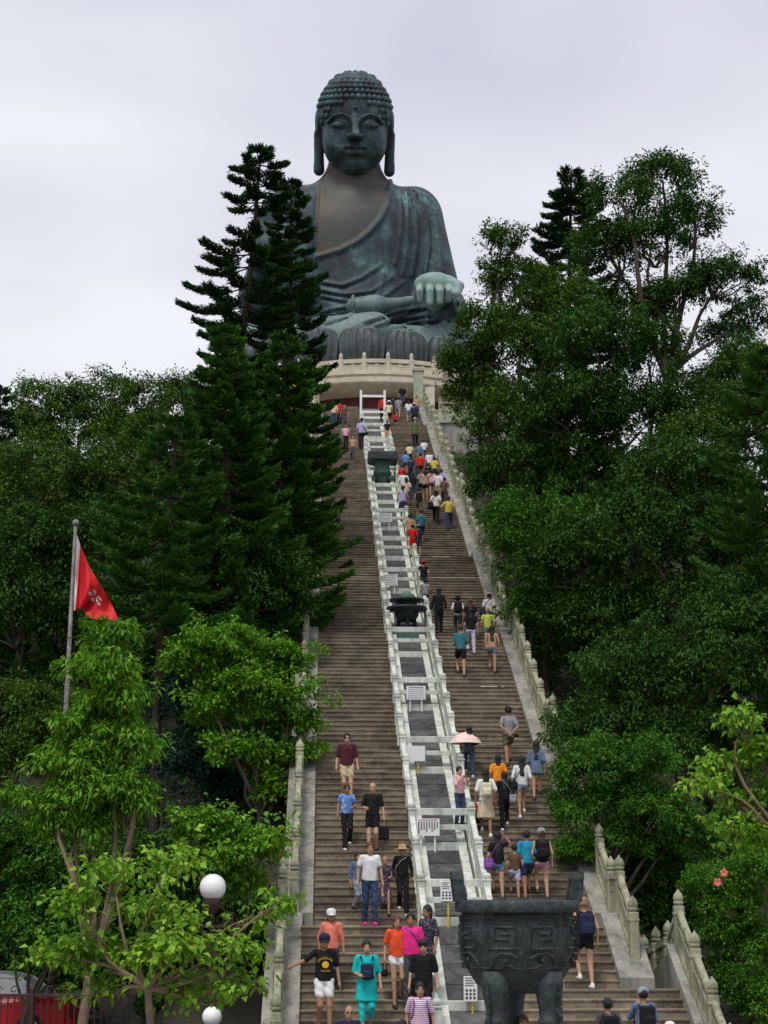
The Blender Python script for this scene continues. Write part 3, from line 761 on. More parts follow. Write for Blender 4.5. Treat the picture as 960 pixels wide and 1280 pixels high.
def build_statue():
    root = empty('seated_statue', (SX, SY, SZ), label='giant seated bronze statue with snail-curl hair and open hand on its knee', cat='statue')
    V, F = nets(f_statue, (-13, -12.5, -.3), (13, 7.5, 23.5), .15)
    me = mesh_np('body', V, F, M_BRONZE, True)
    # bare chest inside the neckline takes the lighter metal
    nb = len(F); cen = V[F].mean(1)
    me.materials.append(M_CHEST)
    def screen(p):
        w = p+np.array([SX, SY, SZ-EYE]); dd = w@C_F; return 480+FPX*(w@C_R)/dd, 640-FPX*(w@C_U)/dd
    sx, sy = screen(cen)
    ys = np.array([222, 240, 258, 272, 288, 302, 313, 321.5]); xs = np.array([487, 486, 483, 476, 463, 446, 424, 398])
    lim = np.interp(sy, ys, xs)
    chest = (cen[:, 1] < 0.2) & (sy > 200) & (sy < 321) & (sx < lim) & (sx > 397) & (cen[:, 2] > 5)
    chest |= (cen[:, 2] > 19.6)
    me.materials.append(M_PAT2)
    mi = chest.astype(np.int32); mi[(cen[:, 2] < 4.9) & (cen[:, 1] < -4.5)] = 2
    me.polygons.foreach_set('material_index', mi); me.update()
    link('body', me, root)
    lo, hi = HC+np.array([-4.2, -5.6, -5.6]), HC+np.array([4.2, 5.2, 5.2])
    head = link('head', nets_mesh('head', f_head, lo, hi, .085, M_BRONZE2), root)
    link('hair', nets_mesh('hair', f_hair, HC+np.array([-4, -4.8, -4.0]), HC+np.array([4, 5.2, 6.6]), .14, M_BRONZE2), head)
    mb = MB()
    for (c, R, zlo) in (((0, .45, 1.0), (3.30, 3.5, 3.62), -9), ((0, .75, 3.35), (2.35, 2.3, 1.45), 3.75)):
        step = .52; rows = int(math.pi*R[2]/step)
        for i in range(1, rows):
            ph = math.pi*i/rows; z = math.cos(ph); rr = math.sin(ph)
            n = max(1, int(2*math.pi*rr*(R[0]+R[1])/2/step))
            for k in range(n):
                a = 2*math.pi*(k+.5*(i % 2))/n
                h = np.array([c[0]+R[0]*rr*math.cos(a), c[1]+R[1]*rr*math.sin(a), c[2]+R[2]*z])
                if h[2] < zlo or h[2] < -2.4: continue
                if zlo < 0 and math.hypot(h[0], h[1]-.75) < 2.1 and h[2] > 2.6: continue
                if h[1] < .3 and math.sqrt(in_face(h[None])[0]) < 1.04: continue
                if abs(h[0]) > 2.9 and -1.2 < h[1] < 1.5 and h[2] < 1.6: continue
                b = head_to_body(h)[0]
                mb.sphere(b, .31, 8, 5)
    mb.build('hair_curls', M_BRONZE2, head, kind='stuff')
    # open hand on the knee: palm, four drooping fingers, thumb
    pc = at(543, 360, SY-8.6)-np.array([SX, SY, SZ])
    def f_hand(P):
        Q = P-pc.astype(np.float32)
        d = sd_ell(Q, (0, .1, .35), (1.72, .95, 1.05))
        d = smin(d, sd_cap(Q, (.3, .6, .3), (.9, 4.2, .6), 1.0, 1.4), .5)
        for fx, ln, r in ((-1.27, .92, .29), (-.46, 1.14, .32), (.36, 1.04, .32), (1.12, .88, .28)):
            k1 = (fx, -.45, -.15); k2 = (fx*1.04, -1.25, -.75); k3 = (fx*1.02, -1.0*ln, -1.55*ln)
            d = smin(d, smin(sd_cap(Q, k1, k2, r*1.15, r), sd_cap(Q, k2, k3, r, r*.85), .06), .07)
        d = smin(d, smin(sd_cap(Q, (1.25, -.1, .5), (2.0, -.8, -.1), .55, .42), sd_cap(Q, (2.0, -.8, -.1), (1.75, -1.35, -1.0), .42, .33), .15), .2)
        return d
    link('open_hand', nets_mesh('open_hand', f_hand, pc+np.array([-2.4, -2.6, -2.6]), pc+np.array([3.0, 6.0, 2.4]), .085, M_PAT), root)
    rc = np.array([-7.5, -5.6, 12.0])
    def f_rhand(P):                                # raised hand, palm forward
        Q = P-rc.astype(np.float32)
        d = sd_ell(Q, (0, 0, .4), (1.3, .55, 1.5))
        d = smin(d, sd_cap(Q, (0, .4, -1.4), (0, .1, -.4), 1.0, .9), .4)
        for fx, ln in ((-.95, 1.7), (-.33, 2.1), (.33, 2.2), (.95, 1.9)):
            d = smin(d, sd_cap(Q, (fx*.9, 0, 1.5), (fx*1.1, -.15, 1.5+ln), .34, .26), .12)
        d = smin(d, sd_cap(Q, (1.1, -.1, 0), (1.9, -.3, 1.5), .42, .3), .2)
        return d
    link('raised_hand', nets_mesh('raised_hand', f_rhand, rc+np.array([-2, -1.6, -2.6]), rc+np.array([2.6, 1.8, 4.3]), .11, M_BRONZE2), root)
    # foot resting on the lap
    fa, fb = trace(452, 384, f_body), trace(512, 374, f_body)
    def f_foot(P):
        d = sd_cap(P, fa+np.array([-.6, .3, .1]), fa+np.array([1.2, .3, .25]), .85, .95)
        d = smin(d, sd_cap(P, fa+np.array([1.0, .3, .1]), fb+np.array([.2, .35, .0]), .8, .42), .6)
        return d
    link('foot', nets_mesh('foot', f_foot, np.minimum(fa, fb)-2.4, np.maximum(fa, fb)+2.4, .1, M_PAT2), root)
    mb = MB(); c0 = fa+np.array([-.75, .3, .1]); mb.tube([c0+np.array([0, -.95*math.sin(t), .95*math.cos(t)]) for t in np.linspace(0, math.pi*1.2, 14)], .16, 8); mb.build('anklet_hem', M_PAT2, root)
    return root
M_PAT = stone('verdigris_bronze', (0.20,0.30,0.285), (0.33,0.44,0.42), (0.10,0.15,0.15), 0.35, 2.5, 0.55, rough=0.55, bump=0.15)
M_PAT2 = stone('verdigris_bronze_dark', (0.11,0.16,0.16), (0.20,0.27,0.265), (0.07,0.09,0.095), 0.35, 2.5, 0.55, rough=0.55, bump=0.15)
statue = build_statue()

# ------------------------------------------------------------------ lotus throne
def petal_mesh(w, h, out, mat):
    nu, nv = 44, 16; V = []
    for j in range(nv+1):
        v = j/nv
        for i in range(nu+1):
            u = -1+2*i/nu
            ve = v
            wd = w*.5*(0.66+0.34*math.sin(math.pi*.5*min(1, v/.55)))
            k = max(0.0, (v-.55)/.45); wd *= math.sqrt(max(0.0, 1-.90*k**3.4))
            z = h*(v**.95)*(1-.05*math.exp(-(u*4)**2)*max(0, v-.6)/.4)
            x = wd*u
            bulge = out*math.sin(math.pi*min(v*.80+.08, 1))**.8*(1-.75*u*u)
            rib = .11*math.cos(u*math.pi*6)*(1-v**5)*min(1, 4*v)
            lip = .12*max(0, v-.86)/.14
            V.append((x, -bulge-rib-lip, z))
    W = nu+1; F = [(j*W+i, j*W+i+1, (j+1)*W+i+1, (j+1)*W+i) for j in range(nv) for i in range(nu)]
    b = len(V); th = .22
    V2 = V+[(x*.97, y+th+.25, z-.06) for x, y, z in V]
    F2 = [f for f in F]+[(f[3]+b, f[2]+b, f[1]+b, f[0]+b) for f in F]
    rim = [j*W for j in range(nv+1)]+[nv*W+i for i in range(1, W)]+[j*W+nu for j in range(nv-1, -1, -1)]
    for p, q in zip(rim[:-1], rim[1:]): F2.append((p, p+b, q+b, q))
    me = mesh_np('petal', V2, F2, mat, True); me.materials.append(M_PAT2)
    mi = np.zeros(len(F2), np.int32)
    for q, f in enumerate(F):
        if q//nu >= nv-1: mi[q] = 1
    mi[len(F)*2:] = 1
    me.polygons.foreach_set('material_index', mi); return me
lot = empty('lotus_throne', (SX+.1, SY-2.4, ZT+9.8), label='ring of bulging bronze lotus petals beneath the seated statue', cat='throne')
M_PETAL = stone('petal_bronze', (0.034,0.044,0.050), (0.085,0.110,0.115), (0.024,0.028,0.032), 0.5, 3.0, 0.5, rough=0.5, bump=0.15)
LR = 11.5; LH = at(452, 405, SY-2.4-LR-.6)[2]-(ZT+9.8); nPt = 20
pm = petal_mesh(2*math.pi*LR/nPt*1.02, LH, .9, M_PETAL); pm2 = petal_mesh(2*math.pi*LR/nPt*.9, LH*.62, .3, M_PETAL)
a0 = math.atan2(at(452, 430, SY-2.4-LR)[0]-SX-.1, LR)
for i in range(nPt):
    a = a0+2*math.pi*i/nPt
    link('petal', pm, lot, (LR*math.sin(a), -LR*math.cos(a), 0), (0, 0, a))
    a += math.pi/nPt
    link('inner_petal', pm2, lot, ((LR-.75)*math.sin(a), -(LR-.75)*math.cos(a), 0), (0, 0, a))
mb = MB(); mb.lathe([(LR-.6, 0), (LR-1.1, LH*.5), (LR-1.0, SZ-ZT-9.8+.0), (LR-1.3, SZ-ZT-9.8+.25), (0.01, SZ-ZT-9.8+.25)], 64, smooth=False); mb.build('core', M_PETAL, lot)
# ================================================================== VEGETATION
def unit(v): return v/(np.linalg.norm(v, axis=-1, keepdims=True)+1e-9)
def leaves(P, T, N, ln, wd, fold=0.25):
    """one folded rhombus (2 triangles) per leaf: P root, T direction, N rough normal"""
    T = unit(T); B = unit(np.cross(T, N)); U = np.cross(B, T)
    ln = np.asarray(ln)[:, None]; wd = np.asarray(wd)[:, None]
    m = P+T*ln*.45
    V = np.stack([P, m+B*wd*.5+U*wd*fold, P+T*ln-U*ln*.10, m-B*wd*.5+U*wd*fold], 1).reshape(-1, 3)
    i = np.arange(len(P))*4
    F = np.concatenate([np.stack([i, i+1, i+2], 1), np.stack([i, i+2, i+3], 1)])
    return V, F
def rdir(n, r): return unit(r.normal(size=(n, 3)))
def clump_leaves(C, R, per, ln, asp, r, droop=0.35, flat=0.6):
    """per leaves round each centre C with radius R"""
    n = len(C)*per; ci = np.repeat(np.arange(len(C)), per)
    d = rdir(n, r); rad = r.uniform(0, 1, n)**.45
    off = d*rad[:, None]*R[ci][:, None]; off[:, 2] *= flat
    tl = r.normal(size=(len(C), 2))*.45; off[:, 2] += off[:, 0]*tl[ci, 0]+off[:, 1]*tl[ci, 1]      # every spray hangs at its own tilt
    P = C[ci]+off
    T = unit(d*np.array([1, 1, .5])+r.normal(size=(n, 3))*.55+np.array([0, 0, -droop]))
    N = unit(np.array([0, 0, 1.0])+r.normal(size=(n, 3))*.42+d*.35)
    l = ln*r.uniform(.5, 1.35, n)
    return leaves(P, T, N, l, l*asp)
def limb(mb, a, b, ra, rb, r, n=5, sides=6, bow=.08):
    a = np.array(a, float); b = np.array(b, float); L_ = np.linalg.norm(b-a)
    j = r.normal(size=3)*bow*L_; j2 = r.normal(size=3)*bow*.5*L_
    pts = [a+(b-a)*t+j*math.sin(math.pi*t)+j2*math.sin(2*math.pi*t) for t in np.linspace(0, 1, n)]
    mb.tube(pts, [ra+(rb-ra)*t for t in np.linspace(0, 1, n)], sides, cap=False); return pts
def broadleaf(name, label, D, trunk, blobs, mat, n_leaf, ln=.17, asp=.45, seed=1, cr=.55, group=None, cat='tree', bark=None, twigs=26, tr=.2, droop=.35, flat=.6, shell=.62, ground=None, fork=.35):
    """trunk: pixel x of its foot; blobs: (px, py, rx, ry[, dD]) crown lobes in pixels at depth D"""
    r = np.random.default_rng(seed); bark = bark or M_BARK
    cen, rad = [], []
    for b in blobs:
        dd = D+(b[4] if len(b) > 4 else r.uniform(-1, 1)*(.5*(b[2]+b[3])/ppm(D)*.5))
        c = at(b[0], b[1], dd); k = ppm(dd, c[2]); cen.append(c); rad.append((b[2]/k, .5*(b[2]+b[3])/k, b[3]/k))
    cen = np.array(cen); rad = np.array(rad)
    fx = at(trunk, 900, D)[0]; gz = float(ground_z(fx, D)) if ground is None else ground
    base = np.array([fx, D, gz-.3])
    root = empty(name, (fx, D, gz), label=label, cat=cat, group=group); O = Vector(root.location)
    # clumps over the lobes
    area = rad[:, 0]*rad[:, 2]+rad[:, 0]*rad[:, 1]; w = area/area.sum()
    ncl = max(24, int(area.sum()*3.3/(cr*cr)))
    bi = r.choice(len(cen), ncl, p=w); d = rdir(ncl, r); d[:, 2] = np.where(d[:, 2] < -.35, -d[:, 2]*.6, d[:, 2])
    u_ = unit(d); ph = r.uniform(0, 6.28, (len(cen), 6))[bi]
    lump = .5*np.sin(u_[:, 0]*4.1+ph[:, 0])*np.sin(u_[:, 2]*4.7+ph[:, 1])+.5*np.sin(u_[:, 0]*8.3+ph[:, 2])*np.sin(u_[:, 1]*7.1+ph[:, 3])*np.cos(u_[:, 2]*8.9+ph[:, 4])
    rr = r.uniform(shell, 1.0, ncl)*(1+.30*lump)+(r.random(ncl) < .16)*r.uniform(.0, .34, ncl)
    C = cen[bi]+u_*rad[bi]*rr[:, None]
    inside = np.zeros(ncl, bool)
    for k in range(len(cen)):                  # drop most clumps buried deep in other lobes
        q = np.linalg.norm((C-cen[k])/rad[k], axis=1); inside |= (q < .55) & (bi != k)
    C = C[~inside | (r.random(ncl) < .3)]
    C = C[C[:, 2] > ground_z(C[:, 0], C[:, 1])+.15] if len(C) else C
    R = cr*r.uniform(.35, 1.0, len(C))**1.2*1.45
    per = max(6, int(n_leaf/len(C)))
    V, F = clump_leaves(C, R, per, ln, asp, r, droop, flat)
    link('crown', mesh_np('crown', V, F, mat), root, -O)
    # trunk, limbs, twigs
    mb = MB(); top = cen[np.argmax(cen[:, 2])]; low = cen[:, 2].min()
    fz = base[2]+(max(low, base[2]+1.0)-base[2])*fork+ .3
    forkp = np.array([base[0]*.75+cen[:, 0].mean()*.25, D, fz])
    limb(mb, base, forkp, tr, tr*.78, r, 6, 8, .03)
    for c in cen:
        pts = limb(mb, forkp, c, tr*.55, tr*.16, r, 7, 6, .07)
    tw = C[r.choice(len(C), min(twigs, len(C)), replace=False)]
    for t in tw:
        k = np.argmin(np.linalg.norm(cen-t, axis=1)); limb(mb, cen[k]*.8+forkp*.2, t, tr*.16, tr*.05, r, 4, 5, .1)
    mb.build('trunk', bark, root, -O)
    return root
def araucaria(name, label, D, path, prof, mat, seed=1, whorl=.5, nb=6, dens=170, group=None, tr=.17, gz=None, needle=.21, bare=None, cord=.15, up=.24):
    """path: pixel points of the trunk from foot to tip; prof(t) branch length in metres at t in 0..1 from tip to foot"""
    r = np.random.default_rng(seed)
    pts = np.array([at(x, y, D) for x, y in path]); foot = pts[0].copy()
    gz = float(ground_z(foot[0], D)) if gz is None else gz
    pts = np.concatenate([[[foot[0], D, gz-.3]], pts]) if foot[2] > gz else pts
    root = empty(name, (pts[0][0], D, gz), label=label, cat='tree', group=group); O = Vector(root.location)
    seg = np.linalg.norm(np.diff(pts, axis=0), axis=1); s = np.concatenate([[0], np.cumsum(seg)]); H = s[-1]
    def P(q): return np.array([np.interp(q, s, pts[:, i]) for i in range(3)])
    mb = MB(); n = 14
    mb.tube([P(H*i/n) for i in range(n+1)], [tr*(1-.9*i/n)+.02 for i in range(n+1)], 8, cap=False)
    parts = []; tw = MB()
    q = H-.15; k = 0
    while q > 0:
        t = 1-q/H; Lb = prof(t)
        if Lb > .05:
            a0 = r.uniform(0, 6.28)
            for j in range(nb):
                if r.random() < .10: continue
                a = a0+6.283*j/nb+r.uniform(-.25, .25); l = Lb*r.uniform(.78, 1.15)
                h = np.array([math.cos(a), math.sin(a), 0]); b = P(q+r.uniform(-.1, .1))
                u = np.linspace(0, 1, 7)
                sag = -.10-.16*t
                cur = b+h*(u*l)[:, None]+np.array([0, 0, 1.0])*((sag*np.sin(u*2.4)+up*u**3)*l)[:, None]
                tw.tube(cur[::2], [.035*(1-.6*v)*min(1, l) for v in u[::2]], 4, cap=False)
                m = int(dens*l)
                v = r.uniform(.16, 1.0, m)**.8; pc = np.stack([np.interp(v, u, cur[:, i]) for i in range(3)], 1)
                tg = unit(np.stack([np.interp(v, u, np.gradient(cur[:, i])) for i in range(3)], 1))
                # side shoots fan out flat and curl up, so a bough reads as a plume
                side = np.cross(tg, np.array([0, 0, 1.0])); sg = np.sign(r.normal(size=m))[:, None]
                sp = (r.uniform(0, 1, m)**1.2*cord*2.3*(1.08-v*.75)*min(1.3, .55+l*.3))[:, None]
                pc = pc+side*sg*sp+np.array([0, 0, 1.0])*(sp*.35)+r.normal(size=(m, 3))*.035+tg*sp*.6
                T = unit(tg*.9+side*sg*r.uniform(.2, .9, (m, 1))+np.array([0, 0, 1.0])*r.uniform(-.15, .75, (m, 1))+r.normal(size=(m, 3))*.22)
                nl = needle*r.uniform(.7, 1.3, m)
                parts.append(leaves(pc, T, rdir(m, r), nl, nl*.30, .1))
        elif bare and bare(t) > 0:
            for j in range(2):
                a = r.uniform(0, 6.28); l = bare(t)*r.uniform(.5, 1.1); b = P(q); h = np.array([math.cos(a), math.sin(a), 0])
                tw.tube([b+h*l*v+np.array([0, 0, -1.0])*l*(.05*v+.28*v*v) for v in (0, .3, .6, .85, 1)], [.022, .018, .014, .01, .006], 4, cap=False)
        q -= whorl*r.uniform(.75, 1.25)*(1+.35*t)
    V, F = merge(parts)
    cr_ = link('crown', mesh_np('crown', V, F, mat), root, -O)
    tw.build('boughs', M_BARKD, cr_, kind='stuff')
    mb.build('trunk', M_BARKD, root, -O)
    return root
LM_PINE = leafmat('pine_needles', [(0.011,0.034,0.009), (0.025,0.067,0.014), (0.051,0.110,0.021)], .6, .08)
LM_PINE2 = leafmat('pine_needles_light', [(0.021,0.065,0.010), (0.047,0.134,0.017), (0.092,0.220,0.026)], .6, .10)
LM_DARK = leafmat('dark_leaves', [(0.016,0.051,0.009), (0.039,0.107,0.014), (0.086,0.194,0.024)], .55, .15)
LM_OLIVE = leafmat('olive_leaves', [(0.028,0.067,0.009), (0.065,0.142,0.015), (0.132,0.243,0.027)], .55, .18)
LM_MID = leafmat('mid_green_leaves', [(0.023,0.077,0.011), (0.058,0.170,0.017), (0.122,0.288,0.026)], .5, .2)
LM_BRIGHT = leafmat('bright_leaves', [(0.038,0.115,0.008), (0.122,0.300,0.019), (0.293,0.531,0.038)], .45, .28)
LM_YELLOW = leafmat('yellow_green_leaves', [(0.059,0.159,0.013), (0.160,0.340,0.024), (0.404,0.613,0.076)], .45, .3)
LM_BLUE = leafmat('blue_green_leaves', [(0.014,0.047,0.028), (0.032,0.085,0.051), (0.063,0.138,0.083)], .55, .15)

LM_BUSH = leafmat('hibiscus_leaves', [(0.025,0.095,0.009), (0.083,0.224,0.018), (0.238,0.470,0.050)], .45, .28)
GT = 'trees of the wooded slope'
# ---- left: pines
def lerp(t, *kv):
    xs = [k for k, _ in kv]; ys = [v for _, v in kv]; return float(np.interp(t, xs, ys))
araucaria('norfolk_pine', 'tall leaning pine with tiered upswept boughs, its bare neck showing, before the statue\'s shoulder', 58, [(268, 760), (284, 560), (300, 450), (317, 300), (326, 186)],
          lambda t: lerp(t, (0, .35), (.03, .9), (.07, 1.3), (.10, 1.35), (.13, 1.2), (.135, .0), (.175, .0), (.18, 1.3), (.22, 2.1), (.3, 2.5), (.33, 2.3), (.36, 1.6), (.45, 1.7), (.6, 2.1), (.9, 2.6)), LM_PINE, 3, .66, 6, 460, tr=.24, bare=lambda t: .7 if t < .25 else 0, cord=.15, up=.10, needle=.17)
araucaria('norfolk_pine', 'dense dark pine rising right behind the leaning one, boughs against the bronze robe', 61, [(350, 760), (358, 500), (364, 360), (364, 228)],
          lambda t: lerp(t, (0, .3), (.08, .85), (.2, 1.15), (.3, 1.4), (.5, 2.0), (.8, 2.6), (1, 2.4)), LM_PINE, 4, .64, 6, 440, tr=.22, cord=.15, up=.16, needle=.17)
araucaria('norfolk_pine', 'bushy pine whose drooping boughs hang over the walkers-down flight', 53, [(338, 800), (346, 640), (352, 520), (356, 420)],
          lambda t: lerp(t, (0, .35), (.15, 1.4), (.35, 2.2), (.6, 2.6), (.8, 2.3), (.85, .0)), LM_PINE2, 5, .46, 7, 420, tr=.2, cord=.17, up=.10, needle=.17)
araucaria('norfolk_pine', 'lighter green pine between the leaning pine and the slender one behind the flag', 50, [(280, 850), (284, 640), (280, 412)],
          lambda t: lerp(t, (0, .35), (.12, .9), (.3, 1.5), (.55, 2.2), (.8, 2.4), (.9, 0)), LM_PINE2, 15, .48, 7, 400, tr=.2, cord=.17, up=.12, needle=.17)
araucaria('norfolk_pine', 'slender pine with scarred bare lower trunk behind the flag tree', 44, [(192, 1065), (196, 880), (206, 700), (222, 522)],
          lambda t: lerp(t, (0, .35), (.1, 1.2), (.25, 1.9), (.42, 2.1), (.44, 0)), LM_PINE2, 6, .46, 6, 400, tr=.15, cord=.15, up=.14, needle=.16, bare=lambda t: 2.0 if t < .68 else 0)
araucaria('norfolk_pine', 'dark pine tip at the edge of the wood beside the round-topped trees', 70, [(-6, 760), (-4, 600), (0, 488)],
          lambda t: lerp(t, (0, .3), (.3, 1.2), (1, 2.0)), LM_PINE, 8, .5, 6, 200, tr=.2)
# ---- left: broadleaf
broadleaf('broadleaf_tree', 'olive round-crowned tree on the skyline, the one with two bumps', 72, 90, [(125, 492, 42, 26), (62, 510, 48, 34), (100, 545, 75, 50), (30, 560, 55, 50), (150, 560, 60, 55), (60, 620, 90, 60)], LM_OLIVE, 52000, .17, .42, 11, .5, GT, tr=.22)
broadleaf('broadleaf_tree', 'olive twiggy tree on the skyline next to the leaning pine', 70, 215, [(190, 495, 40, 26), (238, 500, 42, 28), (215, 545, 65, 50), (180, 590, 60, 55), (262, 570, 45, 55), (230, 640, 70, 60)], LM_OLIVE, 46000, .16, .42, 12, .5, GT, tr=.2)
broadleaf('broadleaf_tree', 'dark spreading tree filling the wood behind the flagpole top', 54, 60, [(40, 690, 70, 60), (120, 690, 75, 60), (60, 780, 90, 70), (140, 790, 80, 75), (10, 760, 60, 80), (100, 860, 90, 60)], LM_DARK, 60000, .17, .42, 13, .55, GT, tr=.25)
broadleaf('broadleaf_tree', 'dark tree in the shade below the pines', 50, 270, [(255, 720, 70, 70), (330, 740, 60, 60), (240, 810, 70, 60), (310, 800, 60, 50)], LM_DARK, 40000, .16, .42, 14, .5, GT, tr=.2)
broadleaf('rounded_shrub', 'dome-shaped olive shrub at the foot of the flagpole wood', 42, 45, [(45, 885, 62, 32), (5, 900, 50, 40), (60, 930, 60, 40), (10, 960, 60, 40)], LM_OLIVE, 26000, .11, .5, 16, .30, cat='shrub', tr=.1)
broadleaf('flag_side_tree', 'young tree with long glossy bright leaves standing before the flag', 33, 125, [(137, 800, 24, 22, 0), (132, 838, 38, 30, 0), (150, 872, 34, 30, 0), (118, 905, 46, 34, 0), (160, 935, 30, 40, 0), (88, 955, 40, 34, 0), (125, 985, 52, 40, 0), (60, 1005, 46, 30, 0), (165, 1000, 26, 34, 0), (95, 1030, 50, 26, 0)], LM_BRIGHT, 21000, .17, .30, 17, .32, bark=M_BARKL, tr=.12, droop=.75, twigs=40)
broadleaf('layered_tree', 'bright tree with flat layers of leaves below the bushy pine', 42, 330, [(285, 805, 58, 22), (335, 825, 58, 20), (300, 855, 62, 22), (362, 868, 42, 22), (330, 905, 50, 26), (375, 945, 26, 18), (350, 985, 40, 34), (240, 830, 36, 26), (270, 890, 46, 26), (385, 905, 18, 26), (300, 945, 50, 26)], LM_BRIGHT, 30000, .14, .5, 18, .36, tr=.11, droop=.25, flat=.42, shell=.25)
broadleaf('blue_green_tree', 'shaded blue-green tree behind the layered bright tree', 45, 265, [(250, 880, 60, 50), (290, 930, 70, 60), (240, 970, 60, 50), (330, 960, 40, 60), (300, 1000, 60, 40)], LM_BLUE, 40000, .13, .35, 19, .42, GT, tr=.15)
broadleaf('layered_shrub', 'bright broad-leaved shrub in layers just above the globe lamp', 33, 280, [(262, 1036, 52, 18), (310, 1052, 50, 18), (262, 1078, 48, 18), (310, 1100, 44, 18)], LM_BRIGHT, 10000, .14, .6, 20, .34, cat='shrub', tr=.05, droop=.35, flat=.45, shell=.2)
broadleaf('hedge_shrub', 'mid green leafy shrub behind the iron fence', 37.5, 40, [(40, 1075, 70, 50), (100, 1100, 60, 50), (20, 1150, 60, 60), (85, 1180, 70, 60), (150, 1140, 50, 60)], LM_MID, 42000, .13, .45, 21, .36, cat='shrub', tr=.08)
broadleaf('hedge_shrub', 'darker shrub behind the lamp post next to the stairs', 36.5, 270, [(215, 1130, 50, 60), (275, 1150, 50, 60), (330, 1180, 34, 70), (235, 1210, 60, 50), (190, 1080, 50, 40)], LM_DARK, 40000, .12, .45, 22, .36, cat='shrub', tr=.08)
broadleaf('leafy_tree', 'small open yellow-green tree with forked pale trunk in front of the fence', 21, 190, [(140, 1095, 44, 22, .2), (205, 1085, 40, 22, -.2), (95, 1130, 40, 26, 0), (175, 1140, 56, 28, .4), (225, 1155, 36, 22, 0), (318, 1146, 34, 16, .2), (352, 1128, 22, 16, .1), (70, 1190, 36, 26, 0), (130, 1195, 50, 28, .3), (215, 1190, 54, 30, -.3), (290, 1185, 34, 24, 0), (300, 1232, 34, 26, 0), (120, 1240, 44, 22, .3), (235, 1240, 40, 24, .2)], LM_YELLOW, 4200, .108, .66, 23, .24, bark=M_BARKL, tr=.062, droop=.6, twigs=110, shell=.2, fork=.9)
# ---- right
broadleaf('broadleaf_tree', 'tallest open-crowned tree on the wooded slope with sky between its branches', 60, 850, [(828, 225, 52, 34), (775, 250, 50, 34), (868, 275, 44, 36), (815, 300, 60, 40), (760, 320, 60, 45), (905, 350, 50, 34), (850, 370, 50, 34), (935, 395, 36, 30), (790, 390, 60, 40)], LM_DARK, 42000, .16, .42, 31, .42, tr=.26, twigs=70, shell=.5, fork=.8)
araucaria('norfolk_pine', 'dark pine spire poking out beside the tallest open-crowned tree', 64, [(706, 760), (708, 500), (712, 350), (714, 214)],
          lambda t: lerp(t, (0, .35), (.06, 1.0), (.2, 1.7), (.5, 2.4), (1, 2.8)), LM_PINE, 32, .50, 6, 420, tr=.22, cord=.16, up=.14, needle=.17)
broadleaf('broadleaf_tree', 'tree reaching towards the statue\'s knee with a feathery top branch', 58, 640, [(628, 305, 26, 24), (625, 345, 24, 22), (655, 365, 50, 44), (605, 412, 44, 34), (585, 455, 36, 30), (650, 440, 60, 50), (600, 500, 42, 42), (690, 400, 60, 60), (650, 530, 70, 60)], LM_OLIVE, 56000, .15, .42, 33, .42, tr=.24, twigs=50)
broadleaf('broadleaf_tree', 'dense dark tree in the middle of the wooded slope', 55, 770, [(745, 440, 70, 60), (810, 450, 60, 50), (720, 520, 80, 60), (800, 540, 80, 60), (870, 520, 60, 50), (650, 600, 70, 60), (740, 620, 90, 70)], LM_DARK, 64000, .16, .42, 34, .5, GT, tr=.26)
broadleaf('broadleaf_tree', 'bare-twigged tree against the sky above the edge pine', 64, 920, [(905, 420, 36, 26), (930, 460, 34, 30), (895, 480, 40, 36), (950, 500, 30, 40)], LM_DARK, 12000, .16, .42, 35, .4, tr=.18, twigs=60, shell=.4, fork=.6)
araucaria('norfolk_pine', 'thick pine with rounded plumes next to the wooded slope\'s edge tree', 44, [(968, 960), (966, 700), (962, 440)],
          lambda t: lerp(t, (0, .35), (.1, 1.4), (.3, 2.0), (.6, 2.5), (1, 2.6)), LM_PINE2, 36, .55, 6, 420, tr=.2, cord=.18, up=.22, needle=.16)
broadleaf('broadleaf_tree', 'dull green tree lower on the slope beneath the dense dark one', 50, 830, [(850, 600, 80, 60), (880, 680, 80, 70), (800, 680, 80, 70), (720, 710, 80, 60), (840, 770, 90, 70), (760, 790, 80, 70)], LM_DARK, 64000, .15, .42, 37, .48, GT, tr=.24)
broadleaf('broadleaf_tree', 'olive-lit tree leaning over the upper balustrade', 52, 680, [(660, 690, 55, 45), (690, 760, 55, 50), (640, 650, 40, 34), (720, 660, 60, 45), (700, 830, 50, 50)], LM_MID, 36000, .14, .42, 38, .42, tr=.2)
broadleaf('broadleaf_tree', 'shadowy tree above the flowering bush', 42, 850, [(800, 850, 80, 60), (880, 860, 80, 70), (760, 920, 70, 60), (850, 940, 80, 60), (920, 800, 60, 70)], LM_DARK, 58000, .13, .42, 39, .42, GT, tr=.2)
broadleaf('overhanging_tree', 'leafy tree hanging over the balustrade beside the climbing crowd', 37.2, 770, [(735, 965, 44, 44), (718, 1015, 30, 46), (770, 1005, 58, 38), (820, 1020, 56, 36), (765, 1060, 54, 24), (845, 1050, 50, 34), (800, 960, 50, 40), (715, 1062, 18, 20)], LM_MID, 56000, .095, .42, 40, .30, tr=.10)
broadleaf('flowering_bush', 'yellow-green hibiscus bush with pink flowers by the lower balustrade', 33.5, 930, [(892, 1108, 34, 32), (915, 1135, 44, 40), (950, 1090, 40, 40), (900, 1165, 28, 30), (935, 1190, 46, 44), (925, 1240, 34, 36), (955, 1265, 40, 44), (868, 1108, 16, 16)], LM_BUSH, 44000, .075, .48, 41, .22, cat='bush', tr=.06)
